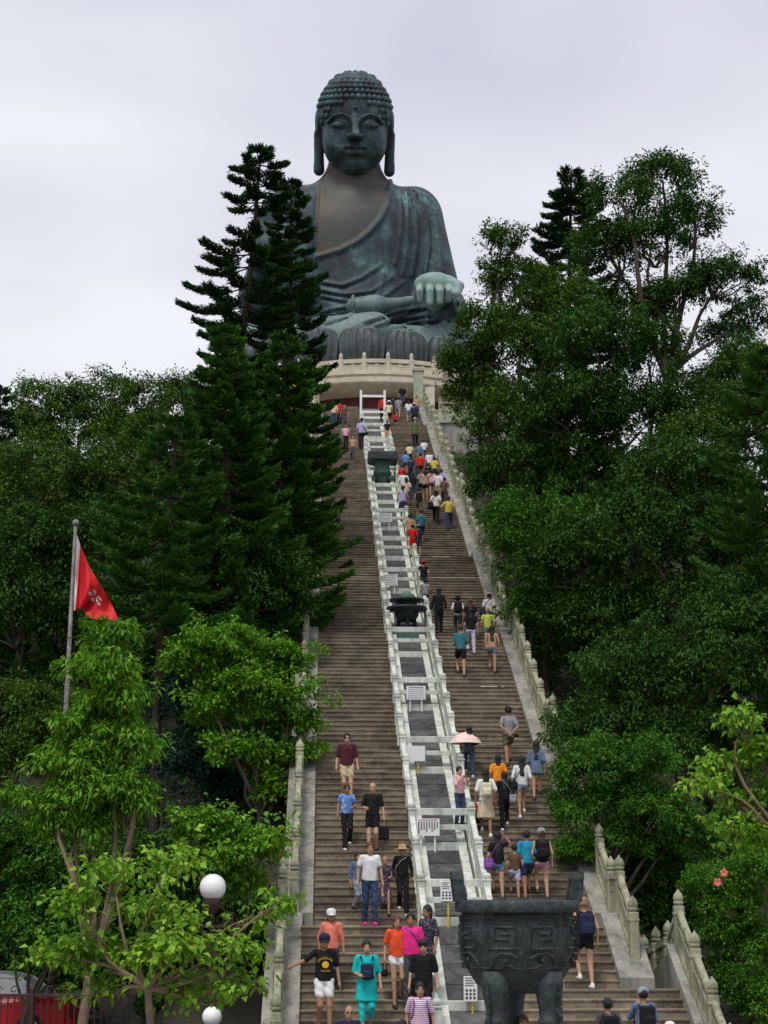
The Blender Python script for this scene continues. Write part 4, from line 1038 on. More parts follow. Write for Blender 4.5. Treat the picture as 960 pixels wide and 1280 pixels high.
broadleaf('leafy_branch_tree', 'tree reaching in with large heart-shaped light leaves over the flowering bush', 23, 985, [(930, 905, 34, 24, 0), (955, 945, 30, 30, 0), (900, 960, 34, 20, .2), (885, 985, 30, 16, 0), (935, 1000, 34, 26, .2), (905, 1035, 36, 22, -.1), (945, 1055, 30, 30, 0), (985, 980, 40, 60, 0)], LM_YELLOW, 2600, .11, .66, 42, .22, bark=M_BARKL, tr=.07, droop=.55, twigs=50, shell=.35, fork=.95)
broadleaf('shade_fill_shrub', 'dark shrub added to stand in for deep shade behind the lower balustrade', 38.5, 800, [(770, 1110, 44, 40), (815, 1110, 44, 44), (790, 1150, 44, 40), (850, 1150, 40, 50), (850, 1090, 40, 30), (880, 1200, 34, 50)], LM_DARK, 30000, .12, .45, 51, .34, cat='shrub', tr=.08)  # added to darken the bare slope, in place of the wood's deep shade
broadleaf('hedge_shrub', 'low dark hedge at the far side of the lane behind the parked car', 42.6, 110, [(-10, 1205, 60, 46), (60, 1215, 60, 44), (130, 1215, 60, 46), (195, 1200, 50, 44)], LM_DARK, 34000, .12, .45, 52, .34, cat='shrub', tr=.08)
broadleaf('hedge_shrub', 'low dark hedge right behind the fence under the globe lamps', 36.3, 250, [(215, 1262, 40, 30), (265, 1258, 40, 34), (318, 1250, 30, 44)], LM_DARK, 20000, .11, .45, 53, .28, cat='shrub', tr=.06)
broadleaf('broadleaf_tree', 'dull green tree filling the wood between the skyline trees and the flag', 62, 120, [(60, 610, 80, 60), (140, 620, 70, 60), (20, 640, 60, 60), (190, 660, 50, 60), (90, 680, 80, 50)], LM_OLIVE, 44000, .16, .42, 54, .5, GT, tr=.2)
broadleaf('broadleaf_tree', 'full green tree between the dense dark tree and the edge pine', 52, 880, [(880, 560, 60, 50), (900, 620, 60, 60), (930, 540, 50, 50), (840, 640, 60, 50), (920, 700, 50, 60), (930, 460, 40, 40)], LM_OLIVE, 40000, .15, .42, 55, .46, GT, tr=.2)
# flowers on the hibiscus
M_PINK = plain('pink_petal', (.75, .16, .15), .5, vary=.2)
fb = [o for o in bpy.data.objects if o.name.startswith('flowering_bush')][0]
for (px, py) in ((905, 1091), (897, 1103)):
    c = at(px, py, 32.3); mb = MB()
    for k in range(5):
        a = 2*math.pi*k/5+px; u = np.array([math.cos(a), -.35, math.sin(a)]); v = np.array([-math.sin(a), 0, math.cos(a)])
        mb.add([c, c+u*.05+v*.036, c+u*.085+v*.014+np.array([0, .02, 0]), c+u*.085-v*.014+np.array([0, .02, 0]), c+u*.05-v*.036], [(0, 1, 2, 3, 4)])
    mb.build('flower', M_PINK, fb, -Vector(fb.location))
# ---- undergrowth on the slope: nobody could count it
r_ = np.random.default_rng(77)
n_ = 2600
ux = np.concatenate([r_.uniform(-26, -1.2, n_), r_.uniform(6.9, 34, n_)]); uy = np.concatenate([30+62*r_.random(n_)**.8, 30+62*r_.random(n_)**.8])
ok = ~((ux < -3) & (uy < 43)) & ~((ux < -.9) & (uy < 36.4)) & ~((ux < 8.2) & (ux > 0) & (uy < 36.5)) & ~((ux > 6) & (uy > 90) & (ux < 15)); ux, uy = ux[ok], uy[ok]
R_ = r_.uniform(.35, .9, len(ux)); C_ = np.stack([ux, uy, ground_z(ux, uy)+R_*.5], 1)
V_, F_ = clump_leaves(C_, R_, 34, .2, .45, r_)
link('undergrowth', mesh_np('undergrowth', V_, F_, LM_DARK), kind='stuff', label='dark undergrowth covering the slope beneath the trees')
# ================================================================== PEOPLE
def cloth(c, name=None, rough=.85):
    key = 'cloth_%02x%02x%02x' % tuple(int(255*min(1, v)**(1/2.2)) for v in c)
    return plain(key, c, rough, vary=.16, scale=9, bump=.25, spec=.2)
PAL = dict(black=(.012,.012,.014), white=(.72,.72,.72), navy=(.018,.025,.06), grey=(.26,.27,.28), dgrey=(.06,.063,.068), maroon=(.075,.018,.024), khaki=(.50,.41,.27), jeans=(.035,.06,.12), ljeans=(.26,.31,.40),
           denim=(.11,.17,.27), teal=(.04,.16,.19), turq=(.01,.47,.46), coral=(.72,.20,.14), red=(.60,.02,.02), orange=(.80,.27,.02), yellow=(.62,.50,.09), lime=(.46,.56,.10), magenta=(.74,.03,.22), pink=(.70,.40,.44), lav=(.42,.40,.60),
           olive=(.10,.11,.06), beige=(.60,.50,.34), brown=(.12,.07,.045), sky=(.13,.28,.60), purple=(.20,.07,.32), tan=(.45,.28,.17), cream=(.66,.60,.42), vermil=(.74,.085,.03), cyan=(.02,.26,.42), stripe=(.70,.55,.66))
SKIN = [plain('skin_%d' % i, c, .55, vary=.08, scale=12, spec=.3) for i, c in enumerate([(.50,.29,.19), (.42,.235,.15), (.34,.18,.11)])]
HAIR = dict(black=plain('hair_black', (.010,.009,.009), .7, scale=40, vary=.4), brown=plain('hair_brown', (.06,.03,.018), .65, scale=40, vary=.4), auburn=plain('hair_auburn', (.10,.032,.02), .65, scale=40, vary=.4), blond=plain('hair_blond', (.30,.19,.09), .5, scale=40, vary=.3), grey=plain('hair_grey', (.25,.25,.25), .6, scale=40))
M_SHOE = plain('shoe_dark', (.02,.02,.022), .5); M_SHOEW = plain('shoe_white', (.7,.7,.7), .5); M_SHOEP = plain('shoe_pink', (.75,.03,.25), .5)
M_LENS = plain('sunglass_lens', (.008,.008,.01), .1); M_EYE = plain('eye_dark', (.02,.015,.012), .3); M_LIP = plain('lip', (.38,.12,.10), .5)
def ik(hip, ank, l1, l2, fwd=-1.0):
    hip = np.array(hip); ank = np.array(ank); v = ank-hip; d = np.linalg.norm(v); d2 = min(d, (l1+l2)*.998)
    a = (l1*l1-l2*l2+d2*d2)/(2*d2); h = math.sqrt(max(0, l1*l1-a*a)); n = v/d
    f = np.array([0, fwd, 0.0]); p = f-n*(f@n); p /= np.linalg.norm(p)+1e-9
    return hip+n*a+p*h
ARM = dict(down=((.245, .03, 1.15), (.27, -.06, .90)), swing=((.24, .08, 1.16), (.25, .02, .91)), fore=((.24, -.05, 1.15), (.22, -.24, .98)), bent=((.24, .02, 1.15), (.13, -.25, 1.10)), hip=((.36, .10, 1.19), (.17, -.02, 1.02)),
           back=((.25, .13, 1.17), (.05, .20, .97)), phone=((.23, -.14, 1.19), (.06, -.27, 1.40)), rail=((.40, -.06, 1.27), (.62, -.22, 1.20)), up=((.24, -.10, 1.20), (.08, -.20, 1.36)), carry=((.25, .02, 1.15), (.28, -.04, .90)), head=((.33, -.05, 1.48), (.16, .02, 1.66)))
def finger_tubes(w, dr, side):
    """five short bent fingers from the wrist w along direction dr"""
    w = np.array(w); dr = np.array(dr)/np.linalg.norm(dr); mb = MB()
    lat = np.cross(dr, np.array([0, 0, 1.0]) if abs(dr[2]) < .8 else np.array([1.0, 0, 0])); lat /= np.linalg.norm(lat); nrm = np.cross(lat, dr)
    palm = w+dr*.085
    for k, (o, l) in enumerate(((-.030, .066), (-.010, .078), (.010, .074), (.029, .058))):
        a = palm+lat*o; b = a+dr*l*.55+nrm*.006; c = b+dr*l*.40-nrm*side*.016
        mb.tube([a-dr*.02, b, c], [.0095, .009, .007], 5)
    t = w+dr*.035+lat*.030; mb.tube([t, t+lat*.022+dr*.028, t+lat*.026+dr*.060], [.011, .010, .008], 5)
    return mb
PEOPLE = []
def person(x, fy, hpx, face, top, slv, bot, botc, hair, label, hc='black', arms=('down', 'swing'), stride=True, hem=.93, shoe='d', cap=None, glasses=False, skin=None, group=None, bothem=None, build=1.0, turn=0.0, torso_c=None):
    i = len(PEOPLE); r = np.random.default_rng(100+i)
    rr = ray(x, fy); D = 18.0/(SL-rr[2])
    if D < Y_BOT+.15: D = -EYE/rr[2]; z = 0.0; lev = True
    else:
        k = int(np.clip(np.searchsorted(_sy, D, side='right')-1, 0, len(STEPS)-1)); z = STEPS[k][2]; lev = (STEPS[k][1]-STEPS[k][0]) > .6
        D = min(max(D, STEPS[k][0]+.13), STEPS[k][1]-.13)
        if D > Y_TOP-.1: lev = True
    X = rr[0]*D; dep = D*_c+(z-EYE)*_s; H = hpx/(FPX*D/dep**2)
    H = min(max(H, .8), 1.92)
    s = H/1.74; pxm = FPX/dep*.8
    rot = {'f': 0.0, 'b': math.pi}.get(face, None); rot = math.radians(face) if rot is None else rot
    rot += turn+r.uniform(-.14, .14)
    root = empty('person', (X, D, z), rot, label=label, cat='person', group=group)
    sk = SKIN[r.integers(0, 3) if skin is None else skin]
    # --- joints (metres for 1.74 m, scaled later)
    up = face == 'b'
    dzs = (.16/s) if not lev else 0.0
    sd = 1 if r.random() < .5 else -1
    if stride and not lev: fA = (sd*.085, -.27/s*.98, dzs if up else -dzs); fB = (-sd*.085, .02, 0.0)
    elif stride: fA = (sd*.09, -.14, 0.0); fB = (-sd*.09, .10, 0.0)
    else: fA = (.09, -.02, 0); fB = (-.09, .02, 0)
    drop = max(0, -fA[2])*.75
    hz = .90-drop*.6; body_dy = -.05 if (stride and not lev) else 0.0
    if stride and not lev and up: body_dy = -.10
    T0 = np.array([0, body_dy, -drop*.6])
    def J(p): return (np.array(p)+T0)
    legs = []
    for f in (fA, fB):
        an = np.array([f[0], f[1]+.03, f[2]+.085]); hp = J((.088*np.sign(f[0]), 0, .92)); kn = ik(hp, an, .43, .42); legs.append((hp, kn, an, f))
    arm = []
    for sgn, nm in ((1, arms[0]), (-1, arms[1])):
        e, w = ARM[nm]; arm.append((J((sgn*.178, .01, 1.425)), J((sgn*e[0], e[1], e[2])), J((sgn*w[0], w[1], w[2])), sgn))
    hd = J((0, -.015, 1.615)); fat = build
    h = max(.016, min(.034, .72/pxm))
    h_ = h/s
    def f_body(P):
        d = sd_ecap(P, J((0, .005, .98)), J((0, 0, 1.34)), .092*fat, .096*fat, 1.34, .92)
        d = smin(d, sd_cap(P, J((-.135, .01, 1.415)), J((.135, .01, 1.415)), .042), .04)
        d = smin(d, sd_cap(P, J((0, .015, 1.42)), J((0, 0, 1.55)), .052), .03)
        for hp, kn, an, f in legs:
            d = smin(d, smin(sd_cap(P, hp, kn, .080*fat, .054), sd_cap(P, kn, an, .052, .036), .03), .03)
            d = smin(d, sd_cap(P, an+np.array([0, .0, -.03]), an+np.array([0, -.13, -.05]), .036, .03), .02)
        for sh, el, wr, g in arm:
            d = smin(d, smin(sd_cap(P, sh, el, .040*fat, .035), sd_cap(P, el, wr, .036, .025), .02), .03)
            u = (wr-el)/np.linalg.norm(wr-el); d = smin(d, sd_ell(P, wr+u*.05, (.034, .030, .05)), .02)
        q = sd_ell(P, hd+np.array([0, .008, .020]), (.081, .100, .112)); q = smin(q, sd_ell(P, hd+np.array([0, -.027, -.055]), (.062, .070, .075)), .03)
        q = smin(q, sd_cap(P, hd+np.array([0, -.090, .005]), hd+np.array([0, -.104, -.028]), .009, .014), .012)
        q = smin(q, sd_ell(np.stack([np.abs(P[:, 0]-hd[0]), P[:, 1]-hd[1], P[:, 2]-hd[2]], 1), (.083, .01, -.01), (.012, .02, .032)), .008)
        return smin(d, q, .025)
    V, F = nets(f_body, (-.72, -.62, -.26), (.72, .48, 1.86), h_)
    parts = [(V, F)]
    if pxm > 26:
        for sh, el, wr, g in arm:
            mb = finger_tubes(wr, wr-el, g); q = [f if len(f) == 4 else None for f in mb.f]
            parts.append((np.array(mb.v), np.array([f for f in q if f is not None])))
    V, F = merge(parts)
    b = link('body', mesh_np('body', V*s, F, sk, True), root)
    def part(nm, fn, lo, hi, mat, par=None, hh=None):
        V, F = nets(fn, lo, hi, hh or h_)
        if len(V): return link(nm, mesh_np(nm, V*s, F, mat, True), par or root)
    tc = cloth(PAL[top] if isinstance(top, str) else top); bc = cloth(PAL[botc])
    hemz = hem+T0[2]
    wav = r.uniform(0, 6.28)
    # --- upper garment
    def f_top(P):
        fl = .007*np.sin(P[:, 2]*17+np.abs(P[:, 0]+.03)*26+wav)+.005*np.sin(P[:, 0]*31-P[:, 2]*9+P[:, 1]*13+2*wav)
        d = sd_ecap(P, J((0, .0, .86)), J((0, 0, 1.33)), (.126 if hem > .8 else .145)*fat, .120*fat, 1.34, 1.0)
        if hem < .8: d = smin(d, sd_ecap(P, J((0, -.03, hem)), J((0, 0, 1.0)), .185, .125, 1.25, 1.0), .06)
        d = smin(d, sd_cap(P, J((-.14, .01, 1.425)), J((.14, .01, 1.425)), .058), .05)
        if slv > 0:
            for sh, el, wr, g in arm:
                if slv <= 1: e = sh+(el-sh)*slv; d = smin(d, sd_cap(P, sh, e, .054*fat, .060), .03)
                else:
                    d = smin(d, sd_cap(P, sh, el, .054*fat, .049), .03); d = smin(d, sd_cap(P, el, el+(wr-el)*(slv-1), .049, .041), .02)
        d = d+fl*.6
        d = smax(d, hemz-P[:, 2], .01)
        return smax(d, -sd_ell(P, J((0, -.09, 1.50)), (.060, .07, .062 if slv > 0 else .10)), .01)
    part('shirt', f_top, (-.62, -.55, hemz-.03), (.62, .42, 1.56), tc)
    # --- lower garment
    if bot == 'skirt':
        bh = bothem if bothem is not None else .55
        def f_bot(P):
            d = sd_ecap(P, J((0, -.05, bh)), J((0, 0, 1.02)), .20, .118, 1.2, 1.0)+.010*np.sin(np.arctan2(P[:, 1], P[:, 0])*14)
            return smax(smax(d, bh+T0[2]-P[:, 2], .01), P[:, 2]-1.06-T0[2], .01)
        part('skirt', f_bot, (-.45, -.45, bh-.05+T0[2]), (.45, .4, 1.1), bc)
    else:
        ext = {'shorts': .55, 'short': .28, 'capri': 1.45, 'pants': 1.93}[bot]; lo_ = .094 if bot in ('short',) else .098
        def f_bot(P):
            d = sd_ecap(P, J((0, .005, .93)), J((0, 0, 1.02)), .110*fat, .100*fat, 1.34, .98)
            for hp, kn, an, f in legs:
                if ext <= 1: e = hp+(kn-hp)*ext; d = smin(d, sd_cap(P, hp, e, lo_*fat, .088*fat), .03)
                else:
                    d = smin(d, sd_cap(P, hp, kn, .094*fat, .070), .03); d = smin(d, sd_cap(P, kn, kn+(an-kn)*(ext-1), .070, .062), .03)
            return smax(d+.006*np.sin(P[:, 2]*40+P[:, 0]*30+wav), P[:, 2]-1.05-T0[2], .01)
        part('shorts' if ext <= 1 else 'trousers', f_bot, (-.34, -.55, -.24), (.34, .36, 1.1), bc)
    # --- shoes
    sm = {'d': M_SHOE, 'w': M_SHOEW, 'p': M_SHOEP}[shoe]
    for hp, kn, an, f in legs:
        c = np.array([f[0], f[1], f[2]])
        def f_shoe(P):
            d = sd_ecap(P, c+np.array([0, .055, .045]), c+np.array([0, -.15, .032]), .048, .036, 1.0, 1.0)
            d = smin(d, sd_cap(P, c+np.array([0, .05, .05]), c+np.array([0, .04, .09]), .044, .042), .02)
            return smax(d, -P[:, 2]+c[2], .006)
        part('shoe', f_shoe, c+np.array([-.08, -.24, -.03]), c+np.array([.08, .15, .16]), sm, hh=min(h_, .022))
    # --- hair / headgear
    hm = HAIR[hc]
    Hd = hd.astype(np.float32)
    def f_hair(P):
        Q = P-Hd
        d = sd_ell(Q, (0, .020, .036), (.096, .112, .118))+.005*np.sin(Q[:, 0]*75+wav)*np.sin(Q[:, 2]*60+Q[:, 1]*50)
        face_ = sd_ell(Q, (.012*np.sin(wav), -.125, -.048), (.078, .112, .112))
        d = smax(d, -face_, .012)
        if hair == 'short' or hair == 'cap': d = smax(d, -.035-Q[:, 2]-.35*Q[:, 1]*(Q[:, 1] > 0), .02)
        if hair == 'curly': d = smax(smin(d, sd_ell(Q, (0, -.02, .075), (.092, .10, .065)), .03)+.008*np.sin(Q[:, 0]*90)*np.sin(Q[:, 2]*90+Q[:, 1]*70), -.05-Q[:, 2], .02)
        if hair in ('long', 'mid'):
            e = -.40 if hair == 'long' else -.20
            l = sd_ecap(Q, (0, .055, -.02), (0, .115 if hair == 'long' else .08, e), .078, .065, 1.15, .62)
            d = smin(d, smax(l, -face_, .01), .03)
        if hair == 'pony': d = smin(smax(d, -.06-Q[:, 2], .02), sd_cap(Q, (0, .11, .03), (0, .16, -.20), .035, .022), .02)
        if hair == 'bun': d = smin(smax(d, -.05-Q[:, 2], .02), sd_sph(Q, (0, .09, .10), .045), .02)
        return d
    if hair != 'bald': part('hair', f_hair, hd+np.array([-.16, -.16, -.52]), hd+np.array([.16, .26, .22]), hm, b, hh=min(h_, .022))
    if cap:
        cm = cloth(PAL[cap[1]]); mb = MB(); c = hd*s; k = s
        if cap[0] == 'cap':
            mb.lathe([(.104*k, .025*k), (.108*k, .055*k), (.104*k, .10*k), (.08*k, .140*k), (.03*k, .158*k), (.001, .160*k)], 14, c=c+np.array([0, .01, 0]))
            o = mb.build('cap', cm, root)
            m2 = MB(); n = 10; vs = []
            for j in range(n+1):
                a = math.pi+math.pi*j/n; vs.append(c+np.array([.09*math.cos(a), .085*math.sin(a)-.0, .034])*k); 
            for j in range(n+1):
                a = math.pi+math.pi*j/n; vs.append(c+np.array([.085*math.cos(a), .185*math.sin(a)-.0, .018+.012*abs(math.sin(a))-.012])*k)
            vs2 = [v+np.array([0, 0, -.006]) for v in vs]
            m2.add(vs+vs2, [(j, j+1, n+2+j, n+1+j) for j in range(n)]+[(2*n+2+n+1+j, 2*n+2+n+2+j, 2*n+2+j+1, 2*n+2+j) for j in range(n)]+[(n+1+j, n+2+j, 2*n+2+n+2+j, 2*n+2+n+1+j) for j in range(n)])
            m2.build('brim', cm, o)
        elif cap[0] == 'hat':
            mb.lathe([(.09*k, .05*k), (.20*k, .036*k), (.205*k, .042*k), (.112*k, .062*k), (.104*k, .13*k), (.085*k, .170*k), (.03*k, .180*k), (.001, .179*k)], 18, c=c+np.array([0, .01, 0])); mb.build('hat', cm, root)
        else:
            mb.lathe([(.106*k, .01*k), (.113*k, .03*k), (.112*k, .09*k), (.085*k, .145*k), (.03*k, .165*k), (.001, .167*k)], 14, c=c+np.array([0, .012, 0])); mb.build('beanie', cm, root)
    # --- face details where the face can be seen
    if face != 'b' and pxm > 24:
        c = hd*s; k = s
        if glasses:
            mb = MB()
            for g in (-1, 1): mb.sphere(c+np.array([g*.035, -.089, .012])*k, .027*k, 8, 6, (1, .45, .8))
            mb.tube([c+np.array([-.075, -.02, .018])*k, c+np.array([-.055, -.082, .018])*k, c+np.array([.055, -.082, .018])*k, c+np.array([.075, -.02, .018])*k], .005*k, 5); mb.build('sunglasses', M_LENS, b)
        else:
            for g in (-1, 1): mb = MB(); mb.sphere(c+np.array([g*.033, -.090, .010])*k, .011*k, 8, 6, (1.3, .6, .7)); mb.build('eye', M_EYE, b)
            for g in (-1, 1): mb = MB(); mb.tube([c+np.array([g*.018, -.099, .030])*k, c+np.array([g*.034, -.096, .036])*k, c+np.array([g*.050, -.087, .030])*k], .0045*k, 5); mb.build('eyebrow', hm, b)
        mb = MB(); mb.sphere(c+np.array([0, -.090, -.064])*k, .020*k, 8, 6, (1.1, .5, .42)); mb.build('mouth', M_LIP, b)
    PEOPLE.append(dict(root=root, s=s, T0=T0, arm=arm, face=face, hd=hd, pxm=pxm, D=D, X=X, z=z, rot=rot))
    return PEOPLE[-1]
# ------------------------------------------------------------------ bags
_bpV = None
def pack_mesh(w, d, hh, col):
    def fn(P):
        q = np.abs(P-np.array([0, 0, hh/2], np.float32))-np.array([w/2-.05, d/2-.05, hh/2-.05], np.float32)
        e = np.linalg.norm(np.maximum(q, 0), axis=1)+np.minimum(q.max(1), 0)-.05
        q2 = np.abs(P-np.array([0, d/2+.01, hh*.32], np.float32))-np.array([w*.36-.03, .05-.03, hh*.24-.03], np.float32)
        e2 = np.linalg.norm(np.maximum(q2, 0), axis=1)+np.minimum(q2.max(1), 0)-.03
        return smin(e, e2, .02)
    return nets_mesh('pack', fn, (-w/2-.04, -d/2-.04, -.04), (w/2+.04, d/2+.12, hh+.04), .022, cloth(PAL[col] if isinstance(col, str) else col))
def backpack(p, col, label, front=False, w=.30, hh=.42, d=.15, strap='black'):
    """worn pack: stands against the wearer's back (or chest)"""
    s = p['s']; T = p['T0']; sg = -1 if front else 1
    off = np.array([0, sg*(.135+d/2)+T[1], 1.02+T[2]])*s
    c, n = math.cos(p['rot']), math.sin(p['rot'])
    o = empty('backpack', (p['X']+c*off[0]-n*off[1], p['D']+n*off[0]+c*off[1], p['z']+off[2]), p['rot']+(math.pi if front else 0), label=label, cat='bag')
    link('pack', pack_mesh(w*s, d*s, hh*s, col), o)
    for g in (-1, 1):
        mb = MB(); P = [(g*.10, -d/2+.02, .36), (g*.12, -d/2-.06, .43), (g*.125, -d/2-.16, .42), (g*.13, -d/2-.25, .33), (g*.15, -d/2-.265, .22), (g*.17, -d/2-.18, .06), (g*.13, -d/2+.0, .04)]
        mb.tube([np.array(q)*s for q in P], .017*s, 6); mb.build('strap', cloth(PAL[strap]), o)
    return o
def handbag(p, col, label, side=1, kind='hand', w=.24, hh=.22):
    s = p['s']; T = p['T0']; a = p['arm'][0 if side > 0 else 1]
    if kind == 'hand': q = a[2]+np.array([0, -.0, -.09-hh-.12])
    elif kind == 'belt': q = np.array([side*.22, .08, .86])+T
    else: q = np.array([side*.25, .09, .80])+T
    q = q*s; c, n = math.cos(p['rot']), math.sin(p['rot'])
    o = empty('handbag', (p['X']+c*q[0]-n*q[1], p['D']+n*q[0]+c*q[1], p['z']+q[2]), p['rot'], label=label, cat='bag')
    link('pouch', pack_mesh(w*s, .13*s, hh*s, col), o)
    mb = MB()
    if kind == 'hand': pts = [(-w*.3, 0, hh-.02), (-w*.2, 0, hh+.10), (0, 0, hh+.13), (w*.2, 0, hh+.10), (w*.3, 0, hh-.02)]
    elif kind == 'belt': pts = [(-w*.4, 0, hh*.6), (-side*.10, -.20, hh*.8), (-side*.22, -.24, hh*.8)]
    else: pts = [(0, -.03, hh-.02), (-side*.06, -.16, hh+.15), (-side*.20, -.245, hh+.36), (-side*.36, -.16, hh+.45), (-side*.36, -.02, hh+.46), (-side*.20, .03, hh+.30), (0, .03, hh-.02)]
    mb.tube([np.array(v)*s for v in pts], .012*s, 6); mb.build('strap', cloth(PAL[col] if isinstance(col, str) else col), o)
    return o

# ---- walking down, left flight (nearest last)
p = person(433, 1022, 88, 'f', 'maroon', .9, 'shorts', 'khaki', 'short', 'person in maroon polo shirt and khaki shorts with dark glasses walking down', glasses=True, arms=('down', 'down'))
p = person(433, 1072, 79, 'f', 'sky', .5, 'pants', 'black', 'pony', 'person in blue tie-dye top and black trousers coming down the steps', arms=('bent', 'down'), glasses=True, shoe='w')
p = person(466, 1074, 90, 'f', 'black', .8, 'shorts', 'black', 'bald', 'bald person all in black carrying a black bag down the steps', arms=('carry', 'bent'), skin=0)
handbag(p, 'black', 'black soft bag hanging from the bald walker\'s hand', 1, 'hand', .26, .34)
person(446, 1142, 76, 'f', 'denim', 1.7, 'pants', 'ljeans', 'mid', 'person in denim jacket and pale jeans half behind the white T-shirt', turn=.6)
person(481, 1141, 70, 'f', 'brown', .3, 'skirt', 'black', 'bun', 'small person in dark floral dress beside the straw-hatted one', hc='blond', bothem=.25, arms=('bent', 'down'))
p = person(503, 1141, 84, 'f', 'black', 1.9, 'pants', 'black', 'short', 'person in straw hat and black long-sleeved clothes by the median rail', cap=('hat', 'tan'), shoe='w')
handbag(p, 'grey', 'grey pouch slung across the straw-hatted person\'s chest', -1, 'cross', .18, .2)
person(462, 1172, 105, 'f', 'white', .55, 'pants', 'jeans', 'short', 'person in white T-shirt, blue jeans and pink shoes walking down', hc='auburn', shoe='p', arms=('down', 'down'))
person(413, 1262, 106, 'f', 'coral', 1.2, 'pants', 'dgrey', 'mid', 'person in white cap and coral top behind the black printed T-shirt', cap=('cap', 'white'), glasses=True)
p9 = person(404, 1300, 126, 'f', 'black', .75, 'shorts', 'white', 'cap', 'person in navy cap, black T-shirt with yellow print and white shorts holding the balustrade', cap=('cap', 'navy'), arms=('down', 'rail'), glasses=True, shoe='w', turn=.05)
p10 = person(458, 1306, 118, 'f', 'turq', .9, 'capri', 'turq', 'bun', 'person in turquoise tunic with navy pack on the chest', hem=.62, arms=('down', 'bent'))
backpack(p10, 'navy', 'navy backpack worn in front over the turquoise tunic', True, .25, .30)
p = person(496, 1266, 110, 'f', 'vermil', .8, 'short', 'white', 'mid', 'person in vermilion top and white shorts with brown hair', hc='auburn', arms=('down', 'down'))
handbag(p, 'black', 'small black bag held low by the person in vermilion', -1, 'hand', .15, .16)
p12 = person(514, 1267, 114, 'f', 'magenta', .7, 'pants', 'dgrey', 'short', 'person in magenta polo shirt with bag strap across the chest', build=1.1)
handbag(p12, 'purple', 'purple shoulder bag with strap crossing the magenta polo', 1, 'cross', .2, .2)
person(537, 1264, 111, 'f', 'navy', .9, 'skirt', 'navy', 'mid', 'person in dark floral clothes looking aside by the median rail', turn=-.7, bothem=.4)
p14 = person(530, 1308, 119, 'f', 'black', .9, 'pants', 'black', 'curly', 'person with curly hair, sunglasses and black T-shirt', glasses=True, skin=0, arms=('down', 'down'))
p15 = person(525, 1347, 120, 'f', 'stripe', .8, 'pants', 'dgrey', 'short', 'person in pink and white striped T-shirt with backpack straps', skin=1, build=1.08)
backpack(p15, 'purple', 'dark purple backpack on the striped T-shirt wearer', False, strap='purple')
person(436, 1377, 121, 'f', 'navy', .8, 'pants', 'dgrey', 'bald', 'bald person in sunglasses and navy shirt at the foot of the stairs', glasses=True, skin=1)
person(503, 1395, 121, 'f', 'dgrey', .8, 'pants', 'black', 'short', 'dark-haired person mostly hidden in front of the striped T-shirt')
# ---- climbing, right flight, lower crowd
p = person(735, 1257, 116, 'b', 'black', 0, 'short', 'black', 'bun', 'blond person in black tank top and shorts climbing alone by the balustrade', hc='blond', shoe='w', skin=0)
backpack(p, 'navy', 'navy and black backpack of the lone blond climber')
p = person(763, 1368, 122, 'b', 'dgrey', .8, 'pants', 'jeans', 'short', 'dark-haired person in slate T-shirt waiting at the foot of the stairs')
backpack(p, 'black', 'black backpack on the slate T-shirt at the stair foot')
p = person(808, 1357, 124, 'b', 'denim', .9, 'pants', 'dgrey', 'short', 'person in pale cap and blue patterned shirt at the stair foot', cap=('cap', 'ljeans'), arms=('phone', 'bent'))
backpack(p, 'black', 'black backpack over the blue patterned shirt')
person(842, 1398, 122, 'b', 'grey', .8, 'pants', 'dgrey', 'short', 'person in plain white cap at the foot of the lower balustrade', cap=('cap', 'white'))
person(657, 1388, 120, 'f', 'brown', .8, 'pants', 'black', 'short', 'brown-haired person passing behind the incense burner legs', hc='auburn')
p = person(624, 1136, 88, 'b', 'black', .5, 'short', 'denim', 'long', 'long-haired person in black top and denim shorts shading the eyes', arms=('down', 'head'))
handbag(p, 'purple', 'purple and white shoulder bag of the climber in denim shorts', 1, 'cross', .26, .28)
person(645, 1134, 72, 'b', 'brown', .4, 'shorts', 'lav', 'short', 'shorter person in lilac shorts between the denim shorts and the cyan T-shirt')
person(661, 1132, 90, 'b', 'cyan', .8, 'shorts', 'navy', 'short', 'person in cyan T-shirt and navy shorts climbing next to the grey beanie')
p = person(680, 1136, 92, 'b', 'black', 0, 'short', 'pink', 'mid', 'person in grey beanie, black tank top and rose plaid shorts', cap=('beanie', 'grey'), hc='brown', skin=0)
backpack(p, 'black', 'black backpack on the wearer of the grey beanie')
person(575, 1050, 74, 40, 'pink', 1.0, 'pants', 'jeans', 'short', 'person in faded pink top leaning on the median rail with a phone', arms=('phone', 'phone'), stride=False)
p = person(594, 1052, 44, 'b', 'white', .6, 'skirt', 'black', 'short', 'small child with red pack beside the median rail', bothem=.4)
backpack(p, 'magenta', 'little red backpack on the small child')
p = person(609, 1063, 88, 'b', 'white', .8, 'skirt', 'beige', 'long', 'person with very long black hair, white blouse and sand-coloured skirt', bothem=.5, shoe='w')
backpack(p, 'cream', 'cream backpack over the sand-coloured skirt', False, .27, .36, strap='cream')
p = person(632, 1058, 76, 'b', 'black', 1.9, 'pants', 'black', 'long', 'long-haired person all in black with a grey bag', shoe='w')
handbag(p, 'grey', 'grey bag at the side of the person all in black', -1, 'cross', .24, .28)
person(624, 1032, 74, 'b', 'orange', .8, 'shorts', 'dgrey', 'mid', 'person in bright orange T-shirt with black bob')
p = person(654, 1041, 80, 'b', 'white', 1.2, 'short', 'ljeans', 'long', 'person in white blouse and pale denim shorts with long black hair', shoe='w')
handbag(p, 'black', 'round black bag on the back of the white blouse', 1, 'cross', .24, .24)
